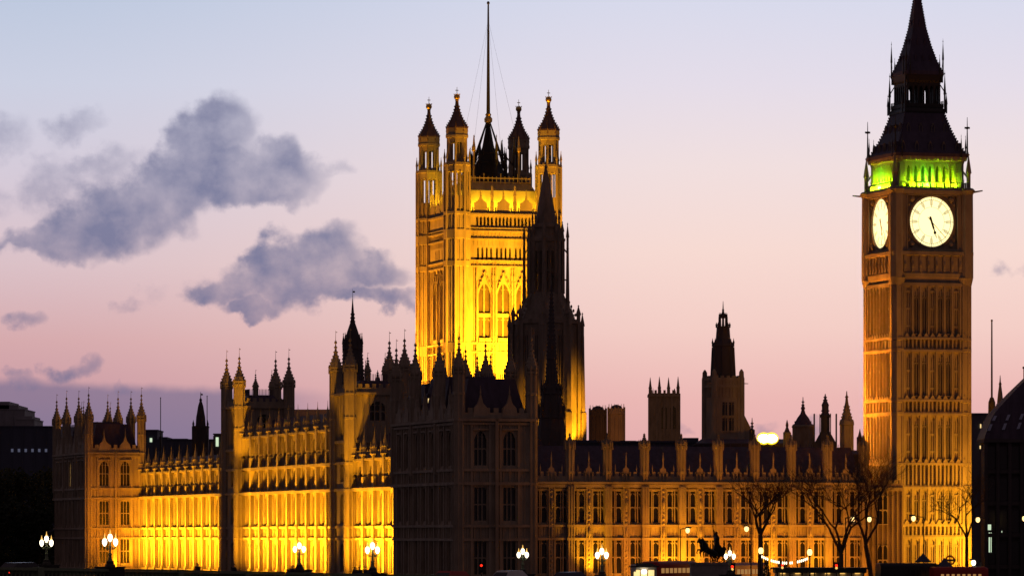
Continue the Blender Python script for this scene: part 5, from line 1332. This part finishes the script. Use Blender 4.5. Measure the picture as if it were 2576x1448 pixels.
def car(label, loc, rz, body, grp='cars crossing the bridge'):
    th = Thing('car', label, 'car', loc, 'local', grp, rot=rz); L, wd = 4.3, .88
    m = MB(); lo = [(-L/2, .3), (-L/2, .85), (-L/2+.3, .95), (L/2-1.2, .95), (L/2-.1, .75), (L/2, .5), (L/2, .3)]
    n = len(lo); m.add([(x, -wd, z) for x, z in lo]+[(x, wd, z) for x, z in lo], [tuple(range(n)), tuple(range(n, 2*n))]+[(i, (i+1) % n, n+(i+1) % n, n+i) for i in range(n)])
    a = [(-L/2+.25, .95), (-L/2+.8, 1.45), (.5, 1.48), (1.15, .95)]; m.add([(x, -wd*(.95 if z < 1 else .78), z) for x, z in a]+[(x, wd*(.95 if z < 1 else .78), z) for x, z in a], [(0, 1, 2, 3), (4, 5, 6, 7), (0, 1, 5, 4), (1, 2, 6, 5), (2, 3, 7, 6)])
    th.part('body', m, body)
    for (xa, za), (xb, zb), nm in ((a[0], a[1], 'rear_window'), (a[3], a[2], 'windscreen')):
        f = MB(); e = -.015 if nm == 'rear_window' else .015
        f.add([(xa+e, -wd*.85, za+.04), (xa+e, wd*.85, za+.04), (xb+e, wd*.7, zb-.03), (xb+e, -wd*.7, zb-.03)], [(0, 1, 2, 3)]); th.part(nm, f, 'glass')
    for x in (-1.35, 1.35):
        for s in (-1, 1):
            t = MB()
            for i in range(14): q = 2*PI*i/14; t.v += [(x+.32*math.cos(q), s*(wd-.18), .32+.32*math.sin(q)), (x+.32*math.cos(q), s*(wd+.02), .32+.32*math.sin(q))]
            t.f += [(2*i, 2*((i+1) % 14), 2*((i+1) % 14)+1, 2*i+1) for i in range(14)]+[tuple(range(1, 28, 2)), tuple(range(0, 28, 2))]; th.part('wheel', t, 'rubber')
    for s in (-.62, .62):
        h = MB(); h.ball((L/2, s, .66), .06, .14, .09, 8, 5); th.part('headlight', h, 'head'); h = MB(); h.ball((-L/2, s, .78), .05, .14, .09, 8, 5); th.part('tail_light', h, 'redl')
    return th
def lane(u, p, dz=-1.3): t = on_deck(u, p); return BP(t, p, zp(t)+dz)
car('dark car with glowing tail lights at the left end of the bridge', lane(60, 9, -1.05), BA, 'black_paint')
car('red car half hidden by the parapet before the dark pavilion', lane(1130, 9, -1.0), BA+PI, 'red')
car('pale car near the lamp before the dark pavilion', lane(1290, 16, -.75), BA, 'white_paint')
car('dark blue car just left of the lamp before the north wing', lane(1440, 9, -.85), BA, 'blue_paint')
# small lit refreshment kiosk left of the statue
k = 540/FPX; x0, x1 = (1588-CU)*k, (1652-CU)*k; z = HC+(HV-1421)*k
th = Thing('snack_kiosk', 'small cream kiosk with glowing counter left of the statue pedestal', 'kiosk', ((x0+x1)/2, 540, GZ), 'world')
m = MB(); m.box(x0, x1, 540, 542.4, GZ, z-.2); th.part('wall', m, 'white_paint')
m = MB(); m.box(x0-.25, x1+.25, 539.2, 542.6, z-.2, z-.06); m.gable_roof(x0-.1, x1+.1, 539.6, 542.4, z-.06, z+.3, .8, .9); th.part('roof', m, 'dark_stone')
m = MB(); Face(m, 540, 'N').poly([(x0+.25, z-1.9), (x1-.25, z-1.9), (x1-.25, z-.55), (x0+.25, z-.55)], .02); o = th.part('counter_window', m, 'lit')
m = MB()
for i in range(4): xx = x0+.25+(x1-x0-.5)*i/3; m.box(xx-.05, xx+.05, 539.9, 539.975, z-1.95, z-.5)
th.part('window_frame', m, 'iron', o)
m = MB(); m.ball(((x0+x1)/2, 539.6, z-.75), .36, .2, .3, 12, 8); th.part('globe_light', m, 'globe', smooth=True)
m = MB(); m.box(x0-.1, x0+.55, 539.3, 539.9, z-.75, z+.15); th.part('sign_board', m, 'white_paint')
# riverside kiosk
k = 540/FPX; x0, x1 = (1950-CU)*k, (2180-CU)*k; z = HC+(HV-1428)*k
th = Thing('pier_kiosk', 'long flat-roofed riverside kiosk with pale lit front below its dark roof', 'kiosk', ((x0+x1)/2, 540, GZ), 'world')
m = MB(); m.box(x0, x1, 540, 545, z-.55, z); m.box(x0-.3, x1+.3, 539.6, 545.3, z-.12, z+.08); th.part('roof', m, 'black_paint')
m = MB(); m.box(x0+.2, x1-.2, 541.5, 544.8, GZ, z-.55); th.part('wall', m, 'white_paint')
for i in range(8): m = MB(); xx = x0+.3+(x1-x0-.6)*i/7; m.tube((xx, 540.4, GZ), (xx, 540.4, z-.5), .07, .07, 6); th.part('post', m, 'iron')
for i in range(6): m = MB(); xx = x0+1+(x1-x0-2)*i/5; m.box(xx-.3, xx+.3, 541.2, 541.4, z-.68, z-.6); th.part('tube_light', m, 'amber')
# traffic lights
def signal(u, v, Y, label, more=True):
    x, y, z = PX(u, v, Y); th = Thing('traffic_light', label, 'traffic light', (x, y, GZ), 'world', 'traffic lights')
    m = MB(); m.tube((x, y+.1, GZ), (x, y+.1, z+.2), .07, .06, 8); th.part('post', m, 'iron')
    m = MB(); m.box(x-.2, x+.2, y-.1, y+.12, z-.75, z+.28); m.box(x-.34, x+.34, y+.12, y+.15, z-.85, z+.4); th.part('signal_box', m, 'black_paint')
    for dz, mt in ((0, 'redl'), (-.3, 'amber' if more else 'black_paint'), (-.58, 'black_paint')):
        g = MB(); g.ball((x, y-.1, z+dz), .15, .06, .15, 10, 6); th.part('lens', g, mt)
signal(1968, 1420, 525, 'red traffic light below the middle of the festoon'); signal(2104, 1421, 530, 'red traffic light left of the clock tower trees'); signal(1842, 1424, 500, 'red traffic light right of the statue pedestal'); signal(1211, 1421, 560, 'tiny red traffic light before the dark pavilion', False)
# round station sign
x, y, z = PX(2390, 1408, 548); th = Thing('round_sign', 'dark round sign on a pole at the clock tower foot', 'sign', (x, y, GZ), 'world')
m = MB(); m.tube((x, y+.1, GZ), (x, y+.1, z), .07, .07, 8); th.part('post', m, 'iron')
m = MB()
for i in range(24):
    a0_, a1_ = 2*PI*i/24, 2*PI*(i+1)/24
    m.add([(x+r*math.cos(a), y+d, z+r*math.sin(a)) for d in (-.06, .06) for a, r in ((a0_, .42), (a1_, .42), (a1_, .62), (a0_, .62))], [(0, 1, 2, 3), (4, 5, 6, 7), (2, 3, 7, 6), (0, 1, 5, 4)])
th.part('ring', m, 'sign'); m = MB(); m.box(x-.7, x+.7, y-.08, y+.08, z-.13, z+.13); th.part('bar', m, 'blue_paint')
def tent(u, v, Y, label):
    x, y, z = PX(u, v, Y); th = Thing('market_tent', label, 'tent', (x, y, GZ), 'world', 'peaked dark tents')
    m = MB(); m.stack(x, y, [(z-1.1, 1.0), (z-1.05, 1.05), (z-.75, .75), (z-.3, .3), (z, .04)], 8); th.part('canopy', m, 'blue_slate')
    m = MB()
    for i in range(4): q = PI/4+i*PI/2; m.tube((x+.8*math.cos(q), y+.8*math.sin(q), GZ), (x+.8*math.cos(q), y+.8*math.sin(q), z-.9), .04, .04, 5)
    th.part('frame', m, 'iron')
tent(2322, 1390, 545, 'dark peaked tent left of the post before the clock tower'); tent(2376, 1402, 542, 'small dark peaked tent left of the round sign')
# clipped conical shrub under the left festoon lamp
x, y, z = PX(1928, 1402, 524); th = Thing('conical_shrub', 'dark cone-shaped shrub below the left festoon lamp', 'shrub', (x, y, GZ), 'world'); m = MB(); rr = random.Random(9)
for i in range(900):
    t = rr.random()**.6; zz = z-(z-GZ)*t; r = .1+.75*t*rr.uniform(.6, 1.1); q = rr.uniform(0, 6.3); p = Vector((x+r*math.cos(q), y+r*math.sin(q), zz)); a = Vector((rr.gauss(0, 1), rr.gauss(0, 1), rr.gauss(0, 1))).normalized(); b = a.orthogonal().normalized()*.09; a *= .13
    m.add([p-a, p+b, p+a, p-b], [(0, 1, 2, 3)])
th.part('foliage', m, 'leaf'); m = MB(); m.tube((x, y, GZ), (x, y, z-.5), .08, .03, 6); th.part('trunk', m, 'bark')

# ------------------------------------------------------------------ skinned figures
def skin(name, verts, edges, radii, mt, parent, root=0, sub=2, off=(0, 0, 0)):
    me = bpy.data.meshes.new(name); me.from_pydata([tuple(v) for v in verts], edges, []); me.update()
    ob = bpy.data.objects.new(name, me); COL.objects.link(ob)
    sm = ob.modifiers.new('skin', 'SKIN'); sm.use_smooth_shade = True
    if sub: ss = ob.modifiers.new('sub', 'SUBSURF'); ss.levels = ss.render_levels = sub
    for i, r in enumerate(radii): me.skin_vertices[0].data[i].radius = (r, r) if not isinstance(r, tuple) else r
    me.skin_vertices[0].data[root].use_root = True
    dg = bpy.context.evaluated_depsgraph_get(); nm = bpy.data.meshes.new_from_object(ob.evaluated_get(dg))
    bpy.data.objects.remove(ob); bpy.data.meshes.remove(me)
    for p in nm.polygons: p.use_smooth = True
    nm.materials.clear(); nm.materials.append(M[mt])
    o = bpy.data.objects.new(name, nm); COL.objects.link(o); o.parent = parent; return o
def person(label, loc, rz, coat, stride=.16, grp='people on the bridge pavement'):
    th = Thing('person', label, 'person', loc, 'local', grp, rot=rz); s = stride
    V = [(0, 0, .93), (0, 0, 1.12), (0, 0, 1.36), (0, 0, 1.47), (0, .015, 1.60), (0, .02, 1.72),
         (0, .17, 1.40), (.05, .25, 1.12), (.12, .24, .88), (.14, .23, .79), (0, -.17, 1.40), (-.08, -.25, 1.13), (-.02, -.25, .88), (0, -.24, .79),
         (0, .09, .88), (s, .1, .5), (s*.9, .1, .08), (s*.9+.16, .1, .04), (0, -.09, .88), (-s*.6, -.1, .5), (-s*1.3, -.1, .1), (-s*1.3+.15, -.1, .05)]
    E = [(0, 1), (1, 2), (2, 3), (3, 4), (4, 5), (2, 6), (6, 7), (7, 8), (8, 9), (2, 10), (10, 11), (11, 12), (12, 13), (0, 14), (14, 15), (15, 16), (16, 17), (0, 18), (18, 19), (19, 20), (20, 21)]
    Rr = [(.13, .16), (.12, .15), (.13, .17), .06, .1, .085, .075, .055, .04, .035, .075, .055, .04, .035, .095, .065, .045, .035, .095, .065, .045, .035]
    skin('body', V, E, Rr, 'skin', th.o)
    c = [(0, 0, .70), (0, 0, .95), (0, 0, 1.15), (0, 0, 1.38), (0, 0, 1.44), (0, .18, 1.41), (.05, .26, 1.12), (.11, .25, .92), (0, -.18, 1.41), (-.08, -.26, 1.13), (-.03, -.26, .92)]
    skin('coat', c, [(0, 1), (1, 2), (2, 3), (3, 4), (3, 5), (5, 6), (6, 7), (3, 8), (8, 9), (9, 10)], [(.17, .21), (.16, .19), (.145, .175), (.15, .19), .09, .095, .075, .06, .095, .075, .06], coat, th.o)
    l = [(0, 0, .86), (0, .09, .84), (s, .1, .5), (s*.9, .1, .1), (0, -.09, .84), (-s*.6, -.1, .5), (-s*1.3, -.1, .12)]
    skin('trousers', l, [(0, 1), (1, 2), (2, 3), (0, 4), (4, 5), (5, 6)], [.12, .105, .08, .07, .105, .08, .07], 'cloth', th.o)
    skin('hair', [(-.03, .015, 1.64), (-.02, .02, 1.75)], [(0, 1)], [.098, .088], 'hair', th.o)
for u, p, rz, ct, lb in ((905, 3.0, .9, 'cloth', 'person in dark coat just left of the right gold-front lamp'), (893, 3.6, .9, 'cloth2', 'person in brown coat left of the group by the gold-front lamp'), (921, 2.6, .9, 'cloth', 'person in dark coat right behind the gold-front lamp pedestal'), (588, 3.2, 4.0, 'cloth', 'lone person walking left along the parapet below the brightly lit turret'),
                        (497, 3.4, .9, 'cloth2', 'person in brown coat walking before the left gold wing'), (735, 2.8, 4.0, 'cloth', 'person in dark coat before the middle of the gold wing'), (1500, 3.0, .9, 'cloth', 'person in dark coat by the lamp before the north wing')):
    person(lb, lane(u, p, -1.15), rz, ct)

# ------------------------------------------------------------------ chariot statue
Ys = 520.0; k = Ys/FPX; sx0 = (1790-CU)*k; zt = HC+(HV-1413)*k
th = Thing('chariot_statue', 'black bronze statue of two rearing horses and a standing charioteer on a pale pedestal', 'statue', (sx0, Ys, GZ), 'world'); th.org = (0, 0, 0)
for_loc = (sx0, Ys, GZ)
zz = zt-GZ
RZ = .5; th.o.rotation_euler = (0, 0, RZ)
m = MB(); q4 = PI/4-RZ
def ped(hx, hy, z0, z1):
    c_, s_ = math.cos(-RZ), math.sin(-RZ)
    v = [(x*c_-y*s_, x*s_+y*c_) for x, y in ((-hx, -hy), (hx, -hy), (hx, hy), (-hx, hy))]
    m.add([(x, y, z0) for x, y in v]+[(x, y, z1) for x, y in v], [(0, 1, 2, 3), (4, 5, 6, 7), (0, 1, 5, 4), (1, 2, 6, 5), (2, 3, 7, 6), (3, 0, 4, 7)])
ped(2.45, 2.3, 0, zz-.25); ped(2.6, 2.45, zz-.25, zz-.02); ped(2.6, 2.45, 0, .5); th.part('pedestal', m, 'granite')
def horse(dy, dx, hd, label=None):
    B = Vector((dx, dy, zz)); V = [(0, 0, 1.35), (-.42, 0, 1.6), (-.72, 0, 1.9), (-.86, 0, 2.3), (-.95, 0, 2.62), (-1.05, 0, 2.78), (-1.3, hd, 2.62), (-1.45, hd*1.2, 2.3), (.42, 0, 1.2), (.8, 0, 1.12), (1.02, 0, .95), (1.18, 0, .65), (1.15, 0, .35),
         (-.78, .17, 1.5), (-1.2, .19, 1.5), (-1.36, .19, 1.16), (-1.28, .19, .98), (-.7, -.17, 1.45), (-1.05, -.19, 1.2), (-1.05, -.19, .8), (-.98, -.19, .62), (-1.04, -.19, .55),
         (.78, .18, .9), (.55, .2, .68), (.85, .2, .42), (.74, .2, .1), (.6, .2, .04), (.82, -.18, .9), (.66, -.2, .66), (1.0, -.2, .42), (.9, -.2, .1), (.76, -.2, .04)]
    V = [Vector(v)*.97+B for v in V]
    E = [(0, 1), (1, 2), (2, 3), (3, 4), (4, 5), (5, 6), (6, 7), (0, 8), (8, 9), (9, 10), (10, 11), (11, 12), (2, 13), (13, 14), (14, 15), (15, 16), (2, 17), (17, 18), (18, 19), (19, 20), (20, 21), (9, 22), (22, 23), (23, 24), (24, 25), (25, 26), (9, 27), (27, 28), (28, 29), (29, 30), (30, 31)]
    Rr = [.31, .35, .33, .24, .18, .17, .125, .085, .33, .3, .1, .09, .04, .14, .1, .07, .06, .14, .1, .07, .055, .06, .2, .12, .075, .055, .065, .2, .12, .075, .055, .065]
    o = skin('horse', V, E, Rr, 'bronze', th.o)
    mm = MB()
    for i in range(6): t = i/5; mm.stack(B.x+.97*(-.62-.36*t), B.y, [(B.z+1.9+.68*t, .12), (B.z+2.2+.6*t, .03)], 5)
    for s in (-.06, .06): mm.stack(B.x-1.0, B.y+s, [(B.z+2.66, .05), (B.z+2.86, .01)], 4)
    th.part('mane', mm, 'bronze', o)
horse(-.7, -.62, .12); horse(.8, -.1, -.12)
m = MB()
n = 14
for i in range(n):
    a0_, a1_ = -PI*.5+PI*(i/n)*1.0+PI/2+PI/2, -PI*.5+PI*((i+1)/n)+PI/2+PI/2
    q = [(1.5+.8*math.cos(a), .75*math.sin(a)) for a in (a0_, a1_)]
    h0, h1 = (1.55+.35*abs(math.sin(a0_+PI/2))), (1.55+.35*abs(math.sin(a1_+PI/2)))
    m.add([(q[0][0], q[0][1], zz+.75), (q[1][0], q[1][1], zz+.75), (q[1][0], q[1][1], zz+h1), (q[0][0], q[0][1], zz+h0), (q[0][0]*1.02, q[0][1]*1.05, zz+.75), (q[1][0]*1.02, q[1][1]*1.05, zz+.75), (q[1][0]*1.02, q[1][1]*1.05, zz+h1), (q[0][0]*1.02, q[0][1]*1.05, zz+h0)], [(0, 1, 2, 3), (4, 5, 6, 7), (3, 2, 6, 7)])
m.box(.75, 2.2, -.72, .72, zz+.68, zz+.78); m.tube((.7, 0, zz+.75), (-.7, 0, zz+1.25), .07, .06, 6)
th.part('chariot', m, 'bronze')
for s in (-.85, .85):
    m = MB()
    for i in range(20):
        a0_, a1_ = 2*PI*i/20, 2*PI*(i+1)/20; m.tube((1.55+.62*math.cos(a0_), s, zz+.64+.62*math.sin(a0_)), (1.55+.62*math.cos(a1_), s, zz+.64+.62*math.sin(a1_)), .05, .05, 5)
    for i in range(8): a = PI*i/4; m.tube((1.55, s, zz+.64), (1.55+.6*math.cos(a), s, zz+.64+.6*math.sin(a)), .035, .035, 4)
    m.ball((1.55, s, zz+.64), .12, .16, .12, 8, 5); th.part('wheel', m, 'bronze')
B = Vector((.75, 0, zz+.78)); V = [(0, 0, .1), (0, 0, .55), (0, 0, .98), (-.02, 0, 1.25), (-.04, 0, 1.52), (-.05, 0, 1.66), (-.07, 0, 1.82), (-.06, 0, 1.98), (-.02, .22, 1.52), (.05, .42, 1.7), (-.02, .5, 2.02), (-.05, .52, 2.12), (-.03, -.22, 1.5), (-.18, -.46, 1.45), (-.36, -.66, 1.62), (-.42, -.72, 1.68)]
fg = skin('charioteer', [Vector(v)*1.42+B for v in V], [(0, 1), (1, 2), (2, 3), (3, 4), (4, 5), (5, 6), (6, 7), (4, 8), (8, 9), (9, 10), (10, 11), (4, 12), (12, 13), (13, 14), (14, 15)], [(.5, .55), (.46, .5), (.32, .36), (.26, .32), (.24, .32), .11, .16, .14, .15, .12, .09, .06, .15, .12, .09, .06], 'bronze', th.o)
m = MB(); m.tube(B+Vector((.1, .68, 1.2)), B+Vector((-.15, .68, 3.4)), .035, .03, 5); m.stack(B.x-.15, B.y+.68, [(B.z+3.3, .02), (B.z+3.4, .08), (B.z+3.65, .01)], 4); th.part('spear', m, 'bronze', fg)
for dx, dy, hh in ((1.5, -.42, 1.25), (1.55, .4, 1.3)):
    b = Vector((dx, dy, zz+.75)); skin('crouching_figure', [Vector(v)+b for v in ((0, 0, .1), (-.02, 0, .5), (-.05, 0, .9), (-.1, 0, 1.05), (-.12, 0, 1.22), (0, .18, .9), (-.2, .25, .7), (0, -.18, .9), (-.2, -.25, .7))], [(0, 1), (1, 2), (2, 3), (3, 4), (2, 5), (5, 6), (2, 7), (7, 8)], [(.25, .25), .2, .18, .08, .115, .085, .06, .085, .06], 'bronze', th.o)
# ------------------------------------------------------------------ the floodlighting seen in the photograph
PW = W
# river front: rows of floods on the terrace
for b0, b1, pw in ((52, 92, 23000), (107, 166, 31000), (186, 252, 35000)):
    strip('terrace_floodlight', PW(RA-7.5, b0, 4.6), PW(RA-7.5, b1, 4.6), PW(RA, (b0+b1)/2, 12.0), .5, pw*.98, GOLD, math.radians(82))
for b, pw in ((76, 2600), (84.5, 3200), (112, 1500), (124.8, 4200), (138, 1600), (150.8, 1800), (190, 1500), (203, 3200), (216.2, 1800), (243, 2600)):
    spot('terrace_floodlight', PW(RA-1.6, b-.6, 5.2), PW(RA, b+.3, 13), pw, GOLD, 70, .9)
spot('pavilion_floodlight', PW(5, 238, 5), PW(7, 253, 15), 15000, ORANGE, 75, .9)
# square-tower front turrets
spot('turret_floodlight', PW(5.5, 154, 6), PW(10.0, 169.5, 34), 70000, GOLD, 20)
spot('turret_floodlight', PW(5.5, 80, 6), PW(9.9, 94.4, 28), 36000, GOLD, 20)
# north wing floods at the foot of the wall
strip('north_floodlight', PW(20, -6, 4.6), PW(58, -6, 4.6), PW(39, 1, 11), .5, 3000, ORANGE, math.radians(120))
for a, pw, c in ((18.5, 7200, GOLD), (29.6, 7000, GOLD), (32.6, 4600, GOLD), (43.5, 5400, GOLD), (50.5, 3000, GOLD)):
    spot('pier_floodlight', PW(a, -1.8, 5.2), PW(a, 1.0, 13.0), pw, c, 72, .9)
# great tower: floods on the roofs before its north face, and a row inside the parapet
strip('tower_floodlight', PW(74, 231, 42), PW(90, 231, 42), PW(80, 250, 63), .6, 50000, GOLD)
strip('tower_floodlight', PW(75, 241, 42), PW(84, 241, 42), PW(79.8, 250, 55), .6, 7500, GOLD)
strip('tower_floodlight', PW(53, 262, 40), PW(53, 272, 40), PW(70, 262, 56), .6, 32000, (1, .36, .01))
strip('parapet_floodlight', PW(73.4, 250.55, 73.5), PW(86.2, 250.55, 73.5), PW(80, 252.2, 75.5), .25, 1900, (1, .55, .01))
strip('parapet_floodlight', PW(71.0, 252.8, 73.5), PW(71.0, 267.5, 73.5), PW(72.6, 260, 75.5), .25, 1900, (1, .52, .01))
spot('parapet_floodlight', PW(72.3, 258, 73.2), PW(71.2, 268.2, 77.5), 4200, (1, .52, .01), 60)
for x_ in (71.2, 88.4): spot('dome_floodlight', PW(80, 259, 80.6), PW(x_, 269.5, 87.5), 5200, GOLD, 34)
# octagonal tower base
spot('octagon_floodlight', PW(60.5, 128, 24), PW(57, 134, 31), 36000, GOLD, 50)
spot('octagon_floodlight', PW(50, 127, 24), PW(52, 133.5, 30), 11000, GOLD, 50)
spot('roof_turret_floodlight', PX(1556, 1120, 780)[:2]+(26,), PX(1556, 1060, 800), 3000, ORANGE, 60)
# clock tower
area('clock_floodlight', PW(51, 23, 22.5), PW(63.4, 12, 36), 5, 1.5, 8800, ORANGE, math.radians(100))
area('clock_floodlight', PW(59.5, 18, 5), PW(64, 11.5, 22), 3, 1.5, 3000, ORANGE, math.radians(120))
area('clock_floodlight', PW(84, -16, 5), PW(70, 5, 30), 10, 2, 7400, ORANGE)
area('clock_floodlight', PW(77, -4.5, 5), PW(72.5, 5, 14), 3, 1, 2600, (1, .45, .012), math.radians(100))
# green belfry lamps behind the balustrade
for side, pl, c in (('N', 10.6-4.96, 69.2), ('E', 69.2-4.96, 10.6)):
    F = Face(MB(), pl, side)
    e = 3.75
    strip('belfry_lamp', PW(*F.P(c-e, .42, 59.75)), PW(*F.P(c+e, .42, 59.75)), PW(*F.P(c, .12, 65)), .2, 4300, (.42, 1, .004))
    strip('belfry_lamp', PW(*F.P(c-(1.9 if side == 'N' else .2), .4, 59.8)), PW(*F.P(c-(.1 if side == 'N' else -1.2), .4, 59.8)), PW(*F.P(c-.8, .12, 65)), .12, 1100, (.04, 1, .03))
